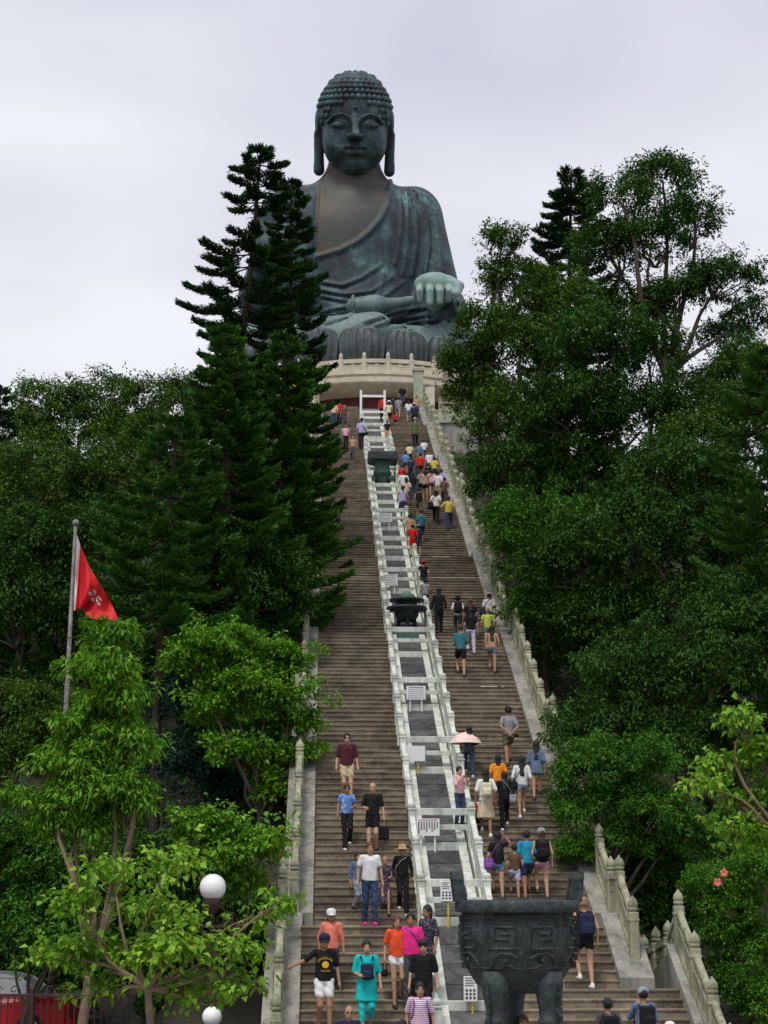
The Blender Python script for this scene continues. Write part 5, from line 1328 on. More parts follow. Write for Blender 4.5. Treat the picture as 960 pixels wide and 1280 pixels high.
person(672, 1024, 76, 'b', 'denim', 1.0, 'short', 'brown', 'long', 'person in loose denim shirt and brown shorts next to the balustrade curb', hem=.78)
pu = person(588, 993, 66, 'b', 'dgrey', 1.5, 'pants', 'jeans', 'mid', 'person in dark top and jeans under the pink umbrella', arms=('up', 'bent'), shoe='w')
p = person(638, 983, 76, 'b', 'grey', .7, 'shorts', 'olive', 'short', 'person in grey T-shirt and olive shorts with hands clasped behind', cap=('cap', 'black'), arms=('back', 'back'))
handbag(p, 'black', 'black belt pouch of the person with clasped hands', -1, 'belt', .14, .12)
# ---- middle cluster
person(577, 863, 68, 'b', 'teal', .8, 'shorts', 'black', 'short', 'person in teal T-shirt and black shorts in the middle of the climb', hc='brown', skin=0, arms=('bent', 'bent'))
person(616, 859, 62, 'b', 'tan', 0, 'short', 'denim', 'long', 'long-haired person with bare back and denim shorts', skin=1)
person(590, 836, 60, 'b', 'black', .6, 'pants', 'lav', 'mid', 'person in pale patterned trousers behind the teal T-shirt')
person(589, 826, 58, 'b', 'black', .6, 'shorts', 'brown', 'mid', 'red-haired person in black T-shirt ahead of the patterned trousers', hc='auburn')
p = person(573, 816, 52, 'b', 'white', .7, 'pants', 'dgrey', 'short', 'person in white T-shirt under a big black pack', cap=('hat', 'black'))
backpack(p, 'black', 'big black backpack on the white T-shirt below the dark coat', False, .34, .46)
person(549, 815, 58, 'b', 'black', 1.9, 'pants', 'black', 'mid', 'person in hooded black coat and black trousers by the median')
person(611, 832, 56, 'b', 'lime', .4, 'short', 'denim', 'short', 'person in lime green top beside the bare-backed one', hc='blond', skin=0)
p = person(612, 799, 54, 'b', 'white', .8, 'shorts', 'olive', 'short', 'person in loose white T-shirt against the balustrade', cap=('cap', 'khaki'))
handbag(p, 'navy', 'navy shoulder bag over the loose white T-shirt', 1, 'cross', .26, .3)
person(532, 772, 43, 'b', 'grey', .3, 'short', 'jeans', 'short', 'person in pale grey vest and dark shorts alone behind the waistcoat')
person(530, 757, 47, 'b', 'black', .2, 'pants', 'dgrey', 'short', 'person in black waistcoat with red cap', cap=('cap', 'red'))
# ---- upper crowd
person(516, 713, 42, 'b', 'red', .8, 'shorts', 'red', 'short', 'child in red beside the child in navy', cap=('cap', 'grey'))
person(523, 712, 42, 'b', 'navy', .8, 'shorts', 'dgrey', 'short', 'child in navy with pale cap beside the child in red', cap=('cap', 'ljeans'))
person(527, 687, 46, 'b', 'teal', .8, 'shorts', 'navy', 'short', 'broad person in deep teal T-shirt above the two children', build=1.2, skin=0)
person(513, 692, 46, 'b', 'tan', 0, 'shorts', 'jeans', 'short', 'bare-shouldered person above the child in red', skin=0)
p = person(545, 667, 45, 'b', 'white', .6, 'pants', 'black', 'mid', 'person with black hair, white top and black trousers standing apart')
handbag(p, 'black', 'black shoulder bag of the person standing apart', 1, 'cross', .28, .34)
person(561, 674, 46, 'b', 'yellow', .7, 'pants', 'jeans', 'short', 'person in mustard yellow T-shirt with hand on hip', hc='brown', arms=('hip', 'down'))
person(504, 662, 46, 'b', 'lav', 0, 'skirt', 'navy', 'pony', 'person in lilac vest and navy skirt by the median', cap=('cap', 'pink'), bothem=.6)
person(524, 660, 40, 'b', 'black', 0, 'shorts', 'olive', 'short', 'person in black racer vest and olive shorts')
UP = [(505, 640, 40, 'white', 'short', 'person in white T-shirt in the upper queue by the median'), (516, 640, 38, 'black', 'mid', 'person in black top next to the white T-shirt of the upper queue'), (532, 641, 40, 'tan', 'mid', 'person in tan top raising both arms in the upper crowd'),
      (548, 640, 40, 'white', 'short', 'person in white T-shirt with dark strap by the upper balustrade'), (556, 648, 38, 'brown', 'short', 'person in brown top leaning on the upper balustrade'), (540, 628, 38, 'pink', 'mid', 'person in pink and lilac top of the upper crowd'),
      (528, 630, 40, 'grey', 'short', 'person in grey T-shirt in the thick of the upper crowd'), (503, 622, 37, 'red', 'short', 'person in red and black shirt ahead of the white T-shirt'), (507, 604, 32, 'sky', 'short', 'person in pale blue shirt with round hat'),
      (512, 594, 30, 'cream', 'short', 'person in cream vest ahead of the pale blue shirt'), (526, 610, 36, 'red', 'short', 'person in red T-shirt with dark sleeves in the upper crowd'), (524, 595, 30, 'denim', 'short', 'dark-haired person just above the red T-shirt'),
      (543, 612, 34, 'yellow', 'short', 'person in yellow shirt beside the upper balustrade posts'), (521, 622, 36, 'dgrey', 'long', 'long-haired person in dark clothes next to the grey T-shirt')]
for i, (x, y, h, c, hr, lb) in enumerate(UP): person(x, y, h, 'b', c, .8, ('shorts', 'pants', 'short')[i % 3], ('dgrey', 'jeans', 'black', 'khaki')[i % 4], hr, lb, arms=('head', 'head') if 'raising' in lb else ('down', 'swing'))
person(537, 604, 34, 'f', 'white', .8, 'pants', 'jeans', 'short', 'person in white top coming down against the upper balustrade')
person(519, 566, 39, 'b', 'olive', .8, 'pants', 'black', 'short', 'person in olive shirt and wide black trousers near the stair head', hc='grey', hem=.75)
person(518, 540, 34, 'b', 'navy', .8, 'pants', 'black', 'short', 'person in navy top with white cap near the stair head', cap=('cap', 'white'))
person(521, 524, 30, 'f', 'tan', .5, 'pants', 'dgrey', 'mid', 'person in tan top by the tall gate pillar')
person(484, 560, 28, 'b', 'black', .6, 'shorts', 'orange', 'short', 'child with orange-yellow shorts below the stair head')
person(486, 536, 33, 'b', 'cream', .3, 'short', 'black', 'short', 'person in cream top and sun hat near the stair head', cap=('hat', 'cream'))
person(494, 537, 20, 'b', 'red', .8, 'shorts', 'black', 'short', 'small child in red T-shirt at the stair head')
person(478, 529, 32, 'b', 'red', .9, 'pants', 'black', 'short', 'person in dark red shirt next to the white gate frame')
person(498, 526, 28, 'b', 'grey', .8, 'shorts', 'ljeans', 'short', 'person in mauve-grey shirt at the stair head')
person(503, 508, 30, 'f', 'black', .8, 'pants', 'jeans', 'mid', 'person in black top and jeans leaning against the gate pillar')
p = person(452, 568, 41, 'b', 'lav', .8, 'pants', 'black', 'short', 'person in pale lilac shirt with a strap across the back, left of the median top')
handbag(p, 'black', 'dark sling bag on the pale lilac shirt', -1, 'cross', .2, .18)
person(424, 534, 32, 'f', 'red', .8, 'pants', 'black', 'short', 'person in red shirt at the head of the downward flight')
person(430, 546, 30, 'f', 'brown', .5, 'pants', 'dgrey', 'mid', 'dark-haired person just below the red shirt at the stair head')
person(417, 541, 32, 'f', 'cream', .8, 'pants', 'jeans', 'short', 'person in pale shirt by the pine boughs at the stair head')
person(432, 566, 32, 'f', 'pink', .8, 'pants', 'black', 'short', 'person in pink top partly behind the pine boughs')
person(441, 588, 32, 'f', 'tan', .4, 'pants', 'dgrey', 'short', 'tan-shirted person partly behind the pine boughs')
UP2 = [(509, 632, 38, 'purple', 'mid', 'person in purple top squeezed between the white T-shirt and the black top'), (535, 618, 34, 'black', 'short', 'dark-clad person between the pink top and the grey T-shirt'), (552, 626, 36, 'lav', 'pony', 'person in lilac shirt right against the upper balustrade'),
       (514, 611, 33, 'navy', 'short', 'person in navy shirt between the pale blue and red shirts'), (530, 590, 29, 'white', 'short', 'person in white shirt at the head of the upper crowd'), (508, 650, 40, 'beige', 'mid', 'person in beige dress beside the lilac vest'), (491, 523, 27, 'navy', 'short', 'person in navy shirt between the sun hat and the mauve-grey shirt'), (511, 531, 29, 'white', 'mid', 'person in white blouse left of the navy top near the stair head')]
for i, (x, y, h, c, hr, lb) in enumerate(UP2): person(x, y, h, 'b', c, .8, ('pants', 'shorts', 'short')[i % 3], ('black', 'denim', 'dgrey')[i % 3], hr, lb)
# ---- patterned cloth
def floral(name, base, spot, spot2, sc=34):
    m, n, l, b = _nodes(name); b.inputs['Roughness'].default_value = .85
    g = n.new('ShaderNodeTexCoord'); v = n.new('ShaderNodeTexVoronoi'); v.inputs['Scale'].default_value = sc; l.new(g.outputs['Object'], v.inputs['Vector'])
    r = n.new('ShaderNodeValToRGB'); r.color_ramp.interpolation = 'CONSTANT'; e = r.color_ramp.elements; e[0].color = tuple(spot)+(1,); e[1].position = .42; e[1].color = tuple(base)+(1,); q = e.new(.22); q.color = tuple(spot2)+(1,)
    l.new(v.outputs['Distance'], r.inputs['Fac']); l.new(r.outputs[0], b.inputs['Base Color']); return m
def repattern(key, nm, mat):
    for p in PEOPLE:
        if key in p['root']['label']:
            for o in p['root'].children:
                if o.name.split('.')[0] in nm: o.data.materials[0] = mat
M_FL1 = floral('floral_dark', (.015, .018, .035), (.45, .42, .45), (.10, .06, .12), 30); M_FL2 = floral('floral_blue', (.09, .15, .27), (.40, .46, .55), (.04, .08, .18), 36); M_FL3 = floral('tie_dye', (.10, .22, .52), (.45, .55, .75), (.20, .36, .66), 9); M_FL4 = floral('plaid_rose', (.45, .22, .27), (.60, .45, .48), (.25, .12, .18), 40)
repattern('dark floral clothes', ('shirt', 'skirt'), M_FL1); repattern('dark floral dress', ('shirt', 'skirt'), M_FL1); repattern('blue patterned shirt', ('shirt',), M_FL2); repattern('tie-dye', ('shirt',), M_FL3); repattern('plaid', ('shorts',), M_FL4); repattern('pale patterned trousers', ('trousers',), floral('pale_print', (.55, .52, .66), (.70, .70, .74), (.35, .30, .48), 30))
# ---- umbrella
s = pu['s']; a = pu['arm'][0][2]*s; c, n = math.cos(pu['rot']), math.sin(pu['rot'])
gx_, gy_, gz_ = pu['X']+c*a[0]-n*a[1], pu['D']+n*a[0]+c*a[1], pu['z']+a[2]
um = empty('umbrella', (gx_, gy_, gz_), label='pale pink umbrella open over the person in jeans', cat='umbrella')
zt_u = at(583, 915, gy_)[2]-gz_; Ru = 21.0/ppm(gy_, gz_)
M_UMB = plain('pale_pink_nylon', (.82, .60, .55), .7, vary=.05)
mb = MB(); n8 = 8; vs = []; fs = []
for j, (rr_, zz) in enumerate(((.0, 0), (.30, -.05), (.58, -.17), (.82, -.36), (1.0, -.60))):
    for k in range(n8*3):
        an = 2*math.pi*k/(n8*3); dip = (0 if k % 3 == 0 else -.012*0) ; q = 1.0 if k % 3 == 0 else .955
        vs.append((Ru*rr_*q*math.cos(an), Ru*rr_*q*math.sin(an), zt_u+Ru*zz*1.15))
m_ = n8*3
for j in range(4):
    for k in range(m_): fs.append((j*m_+k, j*m_+(k+1) % m_, (j+1)*m_+(k+1) % m_, (j+1)*m_+k))
mb.add(vs, fs, False); mb.build('canopy', M_UMB, um)
mb = MB(); mb.tube([(0, 0, -.12), (0, 0, zt_u+.03)], .008, 6); mb.build('shaft', plain('steel', (.4, .4, .42), .3, 1.0), um)
mb = MB(); mb.tube([(0, 0, -.13), (0, 0, -.02)], .014, 6); mb.build('handle', M_SHOE, um)
for k in range(8):
    an = 2*math.pi*k/8; mb = MB(); mb.tube([(Ru*q*math.cos(an), Ru*q*math.sin(an), zt_u+Ru*z*1.15-.008) for q, z in ((0.02, 0), (.30, -.05), (.58, -.17), (.82, -.36), (1.0, -.60))], .005, 4); mb.build('rib', MATS['steel'], um)
# ---- print on the black T-shirt
M_PRINT = plain('yellow_print', (.75, .45, .02), .7, vary=.05)
def text_mesh(txt, size):
    cu = bpy.data.curves.new('lettering', 'FONT'); cu.body = txt; cu.size = size; cu.align_x = 'CENTER'; cu.extrude = .001
    cu.materials.append(M_PRINT); t = bpy.data.objects.new('lettering', cu); COL.objects.link(t)
    bpy.context.view_layer.update(); me = bpy.data.meshes.new_from_object(t.evaluated_get(bpy.context.evaluated_depsgraph_get()))
    bpy.data.objects.remove(t); bpy.data.curves.remove(cu); return me
s = p9['s']; T = p9['T0']
zc = 1.22
word = 'CHOCOLATE'
for k, ch in enumerate(word):
    an = math.radians(58-116*k/(len(word)-1)); R_ = .125
    o = link('printed_letter', text_mesh(ch, .055*s), p9['root'], ((-R_*math.sin(an)*1.05)*s, (-.148+.10*math.sin(an)**2*.35+T[1])*s, (zc+R_*math.cos(an)*.75+T[2])*s), (math.pi/2, -an*.7, 0))
o = link('printed_word', text_mesh('COLLEGE', .042*s), p9['root'], (0, (-.152+T[1])*s, (zc-.125+T[2])*s), (math.pi/2, 0, 0))
mb = MB(); mb.lathe([(.062*s, 0), (.062*s, .004), (.03*s, .006), (.001, .006)], 16, smooth=False); mb.build('printed_crest', M_PRINT, p9['root'], (0, (-.146+T[1])*s, (zc-.005+T[2])*s), (math.pi/2, 0, 0))
# stripes on the striped shirt
st = [o for o in p15['root'].children if o.name.startswith('shirt')][0]
m = MATS.get('stripe_cloth')
if not m:
    m, n, l, b = _nodes('stripe_cloth'); b.inputs['Roughness'].default_value = .85
    g = n.new('ShaderNodeTexCoord'); w = n.new('ShaderNodeTexWave'); w.wave_type = 'BANDS'; w.bands_direction = 'Z'; w.inputs['Scale'].default_value = 9.0; w.inputs['Distortion'].default_value = .4
    r = n.new('ShaderNodeValToRGB'); r.color_ramp.interpolation = 'CONSTANT'; e = r.color_ramp.elements; e[0].color = (.74, .70, .74, 1); e[1].position = .55; e[1].color = (.42, .12, .33, 1)
    l.new(g.outputs['Object'], w.inputs['Vector']); l.new(w.outputs['Fac'], r.inputs['Fac']); l.new(r.outputs[0], b.inputs['Base Color']); MATS['stripe_cloth'] = m
st.data.materials[0] = m
# ================================================================== OBJECTS
M_DING = stone('dark_bronze', (0.014,0.019,0.021), (0.040,0.054,0.056), (0.085,0.125,0.125), 2.8, 22, 0.5, rough=.45, bump=.5)
M_GREENB = stone('green_bronze', (0.05,0.12,0.095), (0.11,0.22,0.17), (0.03,0.05,0.045), 1.6, 14, 0.5, rough=.6)
# ---- large tripod incense burner in front of the stairs
DD = 26.0; dc = at(646, 1125, DD); RB = 76.5/ppm(DD, dc[2])
ding = empty('tripod_incense_burner', (dc[0], DD, 0), label='large dark bronze tripod cauldron with square spiral relief in front of the stairs', cat='cauldron')
zr = dc[2]-.06
mb = MB(); mb.box(-1.15, 1.15, -1.15, 1.15, 0, .55, .04); mb.box(-.95, .95, -.95, .95, .55, .80, .03); mb.build('pedestal', M_CURB, ding)
mb = MB(); mb.lathe([(.01, zr-1.36), (.45, zr-1.34), (.66, zr-1.22), (.80, zr-1.0), (.875, zr-.7), (.89, zr-.4), (.87, zr-.16), (.88, zr-.13), (.97, zr-.12), (.985, zr-.10), (.985, zr+.04), (.96, zr+.06), (.86, zr+.06), (.82, zr), (.80, zr-.5), (.01, zr-.9)], 72); body = mb.build('bowl', M_DING, ding)
def on_bowl(a, z, out=0.0):
    prof = [(.45, -1.34), (.66, -1.22), (.80, -1.0), (.875, -.7), (.89, -.4), (.87, -.16)]
    r = float(np.interp(z, [q[1] for q in prof], [q[0] for q in prof]))+out
    return np.array([r*math.sin(a), -r*math.cos(a), zr+z])
rel = MB()
def relief(pts, r=.016): rel.tube([on_bowl(a, z, .004) for a, z in pts], r, 6, smooth=False)
for k in range(4):                                # four faces of squared spirals round the bowl
    m = k*math.pi/2
    for sgn in (-1, 1):
        u = lambda t: m+sgn*(.06+.60*t)
        relief([(u(.08), -.22), (u(.4), -.22), (u(.7), -.22), (u(.98), -.22), (u(.98), -.66), (u(.7), -.66), (u(.4), -.66), (u(.12), -.66), (u(.12), -.34), (u(.4), -.34), (u(.76), -.34), (u(.76), -.52), (u(.5), -.52), (u(.36), -.52), (u(.36), -.44), (u(.6), -.44)], .026)
        relief([(u(.02), -.16), (u(.3), -.16), (u(.7), -.16), (u(1.1), -.16), (u(1.1), -.74)], .014)
        relief([(u(.10), -.80), (u(.3), -.74), (u(.6), -.73), (u(.85), -.80), (u(.95), -.92)], .024)
        relief([(u(.2), -.95), (u(.45), -.90), (u(.7), -.97)], .016)
        rel.sphere(on_bowl(u(.46), -.84, .012), .042, 10, 6)
    relief([(m, -.18), (m, -.55), (m, -.98)], .032)
for k in range(7): relief([(2*math.pi*i/48, -.95-.0*k) for i in range(49)], .012) if k == 0 else None
rel.build('relief', M_DING, body, kind='stuff')
for a in (math.radians(-80), math.radians(80), math.radians(-140), math.radians(140)):      # notched flanges
    mb = MB(); n = 7
    for i in range(n):
        z = -.18-.115*i; p = on_bowl(a, z, .0); d = np.array([math.sin(a), -math.cos(a), 0]); t = np.array([d[1], -d[0], 0])*.026
        o = .075; z0, z1 = p[2]-.098, p[2]
        q = p-d*.06; b4 = [q-t, q+t, q+t+d*(o+.06), q-t+d*(o+.06)]
        mb.hexa([(v[0], v[1], z0) for v in b4], [(v[0], v[1], z1) for v in b4])
    mb.build('flange', M_DING, body)
for a in (math.radians(-38), math.radians(38), math.pi):          # three legs
    p = np.array([.66*math.sin(a), -.66*math.cos(a)])
    mb = MB(); mb.lathe([(.20, zr-1.0), (.225, zr-1.2), (.20, zr-1.36), (.165, zr-1.55), (.155, zr-1.70), (.18, zr-1.72), (.18, zr-1.78), (.155, zr-1.80), (.165, zr-2.0), (.20, .79)], 20, c=(p[0], p[1], 0)); lg = mb.build('leg', M_DING, ding)
    mb = MB()
    for i in range(5):
        d = np.array([math.sin(a), -math.cos(a)]); t = np.array([d[1], -d[0]])*.025; q = p+d*.14; z1 = zr-1.16-.12*i
        b4 = [q-t, q+t, q+t+d*.12, q-t+d*.12]; mb.hexa([(v[0], v[1], z1-.10) for v in b4], [(v[0], v[1], z1) for v in b4])
    mb.build('leg_flange', M_DING, lg)
for s in (-1, 1):                                  # upright loop handles
    mb = MB(); x = s*.90; e = s*.05
    for y0, y1 in ((-.26, -.15), (.15, .26)):
        mb.hexa([(x-.10, y0, zr+.03), (x+.10, y0, zr+.03), (x+.10, y1, zr+.03), (x-.10, y1, zr+.03)], [(x-.085+e, y0, zr+.38), (x+.085+e, y0, zr+.38), (x+.085+e, y1, zr+.38), (x-.085+e, y1, zr+.38)])
    mb.hexa([(x-.09+e, -.27, zr+.375), (x+.09+e, -.27, zr+.375), (x+.09+e, .27, zr+.375), (x-.09+e, .27, zr+.375)], [(x-.08+e*1.3, -.24, zr+.50), (x+.08+e*1.3, -.24, zr+.50), (x+.08+e*1.3, .24, zr+.50), (x-.08+e*1.3, .24, zr+.50)])
    mb.build('handle', M_DING, ding)

# ---- double-roofed burner on the median
def on_med(px, py, off=0.0):
    r = ray(px, py); D = (18-off)/(SL-r[2]); return r[0]*D, D
X, Y = 2.85, 54.4; zb3 = Zs(Y)
bur = empty('roofed_incense_burner', (X, Y, zb3), label='black bronze burner with two round roofs and domed lid standing on the median', cat='burner')
k0 = ppm(Y, zb3); zz = lambda py: at(505, py, Y)[2]-zb3
mb = MB(); mb.box(-.58, .58, -.5, .5, -.6, zz(789), .03); mb.build('pedestal', M_GREENB, bur)
mb = MB(); mb.lathe([(.22, zz(812)), (.20, zz(806)), (.12, zz(800)), (.001, zz(798))], 14, c=(0, -.52, 0)); mb.build('crest', M_GREENB, bur)
for a in (.5, 2.6, 4.71): mb = MB(); mb.tube([(.30*math.cos(a), .30*math.sin(a), zz(789)-.02), (.33*math.cos(a), .33*math.sin(a), zz(780)), (.28*math.cos(a), .28*math.sin(a), zz(772))], [.08, .06, .09], 8); mb.build('leg', M_DING, bur)
mb = MB(); mb.lathe([(.01, zz(777)), (.30, zz(776)), (.40, zz(770)), (.42, zz(764)), (.70, zz(763)), (.72, zz(761)), (.70, zz(759.5)), (.40, zz(758)), (.36, zz(756)), (.36, zz(753)), (.60, zz(752)), (.62, zz(750)), (.5, zz(748.5)), (.3, zz(747)), (.01, zz(747))], 28); mb.build('roofs', M_DING, bur)
mb = MB(); mb.lathe([(.30, zz(748)), (.30, zz(746)), (.24, zz(743)), (.14, zz(741)), (.10, zz(739.5)), (.001, zz(738.5))], 18); mb.build('lid', M_GREENB, bur)
# ---- square-roofed bronze lantern higher up
X, Y = 2.85, 77.0; zb3 = Zs(Y)
lan = empty('bronze_lantern', (X, Y, zb3), label='green bronze stone-lantern shape with flat black roof high on the median', cat='lantern')
zz = lambda py: at(475, py, Y)[2]-zb3
mb = MB(); mb.lathe([(.42, zz(636)), (.42, zz(622)), (.34, zz(618)), (.24, zz(612)), (.22, zz(604)), (.28, zz(597)), (.34, zz(595))], 8, smooth=False); mb.build('pedestal', M_GREENB, lan)
mb = MB(); mb.lathe([(.34, zz(595)), (.46, zz(593)), (.46, zz(590)), (.36, zz(589)), (.36, zz(576)), (.01, zz(576))], 12, smooth=False); mb.build('firebox', M_GREENB, lan)
mb = MB(); mb.box(-.74, .74, -.74, .74, zz(577.5), zz(568), .05); mb.box(-.2, .2, -.2, .2, zz(568)-.01, zz(565), .04); mb.build('roof', M_DING, lan)

# ---- notice boards on the median
M_BOARD = plain('white_board', (.78, .79, .80), .45, vary=.03); M_INK = plain('board_ink', (.03, .03, .04), .6); M_INKR = plain('board_red_ink', (.5, .03, .05), .6); M_STAND = plain('yellow_stand', (.62, .42, .04), .5)
def board(px, py, w, hpx, D, kind, label, stand=True):
    c = at(px, py, D); k = ppm(D, c[2]); W, Hh = w/k, hpx/k; g = Zs(D)
    o = empty('notice_board', (c[0], D, g), label=label, cat='sign')
    z0 = c[2]-g-Hh/2
    mb = MB(); mb.box(-W/2, W/2, -.02, .02, z0, z0+Hh, .005); b = mb.build('panel', M_BOARD, o)
    for s in ((-1, 1) if not stand else (0.5,)): mb = MB(); mb.box(s*W*.3-.02, s*W*.3+.02, .021, .05, -.15, max(z0+Hh*.9, .5)); mb.build('stand_leg', M_STAND if stand else M_WP, o)
    rr = np.random.default_rng(int(px*7+py)); mb = MB(); mr = MB()
    if kind == 'cols':                             # vertical columns of characters under a red heading
        for i in range(8):
            x = -W*.40+W*.80*i/7
            for j in range(int(rr.integers(4, 8))):
                z = z0+Hh*(.78-.10*j); mb.box(x-W*.028, x+W*.028, -.025, -.0205, z-Hh*.035, z+Hh*.035)
        for i in range(9): x = -W*.36+W*.72*i/8; mr.box(x-W*.03, x+W*.03, -.025, -.0205, z0+Hh*.88, z0+Hh*.95)
    elif kind == 'rows':
        for j in range(5):
            x = -W*.42
            while x < W*.40:
                l = W*rr.uniform(.03, .09); mb.box(x, min(x+l, W*.42), -.025, -.0205, z0+Hh*(.72-.15*j)-Hh*.03, z0+Hh*(.72-.15*j)+Hh*.02); x += l+W*.03
        for i in range(8): x = -W*.34+W*.68*i/7; mb.box(x-W*.03, x+W*.03, -.025, -.0205, z0+Hh*.84, z0+Hh*.93)
    elif kind == 'icons':
        for j in range(3):
            for i in range(3): x = -W*.28+W*.28*i; z = z0+Hh*(.14+.15*j); mb.lathe([(W*.085, 0), (W*.085, .004), (.001, .004)], 8, c=(x, -.0205, z)) if False else mb.box(x-W*.08, x+W*.08, -.025, -.0205, z-Hh*.045, z+Hh*.045)
        for j in range(4): mb.box(-W*.38, W*rr.uniform(.1, .38), -.025, -.0205, z0+Hh*(.92-.10*j), z0+Hh*(.95-.10*j))
    if mb.v: mb.build('lettering', M_INK, b, kind='stuff')
    if mr.v: mr.build('heading', M_INKR, b, kind='stuff')
board(520, 866, 24, 17, 47.28, 'rows', 'white notice board with rows of print facing down the median', False)
board(519, 942, 25, 19, 42.88, 'plain', 'blank white board on a yellow stand in the median')
board(535, 1034, 29, 21, 38.58, 'cols', 'white notice board with columns of characters under a red heading', False)
board(558, 1114, 15, 24, 35.18, 'icons', 'narrow white notice with pictograms beside the cauldron handle')
board(588, 1236, 17, 30, 32.05, 'icons', 'narrow white notice half hidden behind the cauldron', True)
board(481, 647, 18, 11, 67.88, 'rows', 'small printed notice above the lantern-side beams', False)
board(487, 725, 20, 14, 58.78, 'rows', 'printed notice just above the double-roofed burner', False)

# ---- flag on its pole
FD = 38.0
pb_, pt_ = at(79, 1120, FD), at(94.5, 657, FD)
fx_, fgz = pb_[0], float(ground_z(pb_[0], FD))
fl = empty('flagpole', (fx_, FD, fgz), label='tall steel flagpole flying a drooping red flag among the trees', cat='flagpole')
O = Vector(fl.location)
M_POLE = stone('weathered_steel', (.13,.12,.115), (.28,.275,.27), (.09,.05,.035), 1.5, 12, .5, rough=.45)
dirp = (pt_-pb_)/(pt_[2]-pb_[2]); bt = pb_+dirp*(fgz-pb_[2])
bt[0] = pt_[0]-.10; 
mb = MB(); mb.tube([(bt[0], FD, fgz-.2), (pt_[0]-.04, FD, fgz+(pt_[2]-fgz)*.55), tuple(pt_)], [.075, .06, .04], 12); mb.build('pole', M_POLE, fl, -O)
mb = MB(); mb.sphere(pt_+np.array([0, 0, .07]), .085, 12, 8); mb.build('ball', M_POLE, fl, -O)
M_FLAG = plain('red_flag_cloth', (.62, .012, .018), .75, vary=.1, scale=3); M_FWHITE = plain('flag_white', (.75, .70, .70), .75)
kf = ppm(FD, 10)
fo = empty('red_flag', (pt_[0], FD, at(95, 745, FD)[2]), label='limp red flag with white flower emblem hanging from the pole', cat='flag')
O2 = Vector(fo.location)
nu, nv = 28, 22; V = []
def flagpt(u, v):
    """u along the hoist edge (0 top, 1 bottom), v outwards; the free edge droops"""
    hx, hy = 96+(92-96)*u, 668+92*u                 # hoist on the pole
    ex, ey = 157-38*u*u-4*u, 792-22*u              # outer edge
    px = hx+(ex-hx)*v; py = hy+(ey-hy)*v**.92+4*math.sin(v*7+u*2)
    wob = .16*math.sin(v*11+u*2.4)*v**.6+.07*math.sin(v*23-u*4)
    return at(px, py, FD-.05+wob*1.6)
for i in range(nv+1):
    for j in range(nu+1): V.append(flagpt(i/nv, j/nu))
W_ = nu+1; F = [(i*W_+j, i*W_+j+1, (i+1)*W_+j+1, (i+1)*W_+j) for i in range(nv) for j in range(nu)]
V = np.array(V); b0 = len(V); V2 = np.concatenate([V, V+np.array([0, .012, 0])]); F2 = F+[(f[3]+b0, f[2]+b0, f[1]+b0, f[0]+b0) for f in F]
link('cloth', mesh_np('cloth', V2, F2, M_FLAG, True), fo, -O2)
mb = MB()                                          # five-petalled flower
cu, cv = .52, .50
for k in range(5):
    a = 2*math.pi*k/5
    pts = [(cu+.17*q*math.cos(a+t), cv+.155*q*math.sin(a+t)) for q, t in ((.12, 0), (.55, -.42), (.92, -.34), (1.0, .0), (.85, .36), (.5, .30))]
    mb.add([flagpt(u, v)+np.array([0, -.035, 0]) for u, v in pts], [(0, 1, 2, 3, 4, 5)])
mb.build('emblem', M_FWHITE, fo, -O2)
mb = MB()
for i in range(nv): 
    a, b = flagpt(i/nv, 0.0), flagpt((i+1)/nv, 0.0); c, d = flagpt((i+1)/nv, .07), flagpt(i/nv, .07); o_ = np.array([0, -.02, 0]); mb.add([a+o_, b+o_, c+o_, d+o_], [(0, 1, 2, 3)])
mb.build('hoist_band', M_FWHITE, fo, -O2)

# ---- iron fence on the left
M_IRON = plain('maroon_iron', (.05, .018, .020), .5, vary=.2, scale=12)
FY = 35.6
fen = empty('iron_fence', (-5.0, FY, 0), label='maroon iron railing fence with scrolls below the yellow-green tree', cat='fence')
zr_ = at(150, 1243, FY)[2]; xl, xr = at(-40, 1243, FY)[0]+5.0, at(327, 1243, FY)[0]+5.0
mb = MB(); mb.box(xl, xr, -.03, .03, zr_-.05, zr_+.02, .008); mb.build('top_rail', M_IRON, fen)
mb = MB(); mb.box(xl, xr, -.025, .025, .12, .17, .008); mb.build('bottom_rail', M_IRON, fen)
ME_BAR = (lambda mb: (mb.box(-.014, .014, -.014, .014, .10, zr_-.04), mb.mesh('bar', M_IRON))[-1])(MB())
n = int((xr-xl)/.14)
for i in range(n+1): link('bar', ME_BAR, fen, (xl+(xr-xl)*i/n, 0, 0))
for px in (-30, 40, 205, 322):
    X = at(px, 1250, FY)[0]+5.0; mb = MB(); mb.box(X-.05, X+.05, -.055, .055, -.1, zr_+.14, .01); mb.build('fence_post', M_IRON, fen)
for i in range(6):
    X = xl+.25+i*.36; mb = MB(); mb.tube([(X+.11*math.cos(t)*(1-t/9), 0, zr_+.10+.09*math.sin(t)*(1-t/9)) for t in np.linspace(0, 6.5, 18)], .012, 5); mb.build('scroll', M_IRON, fen)
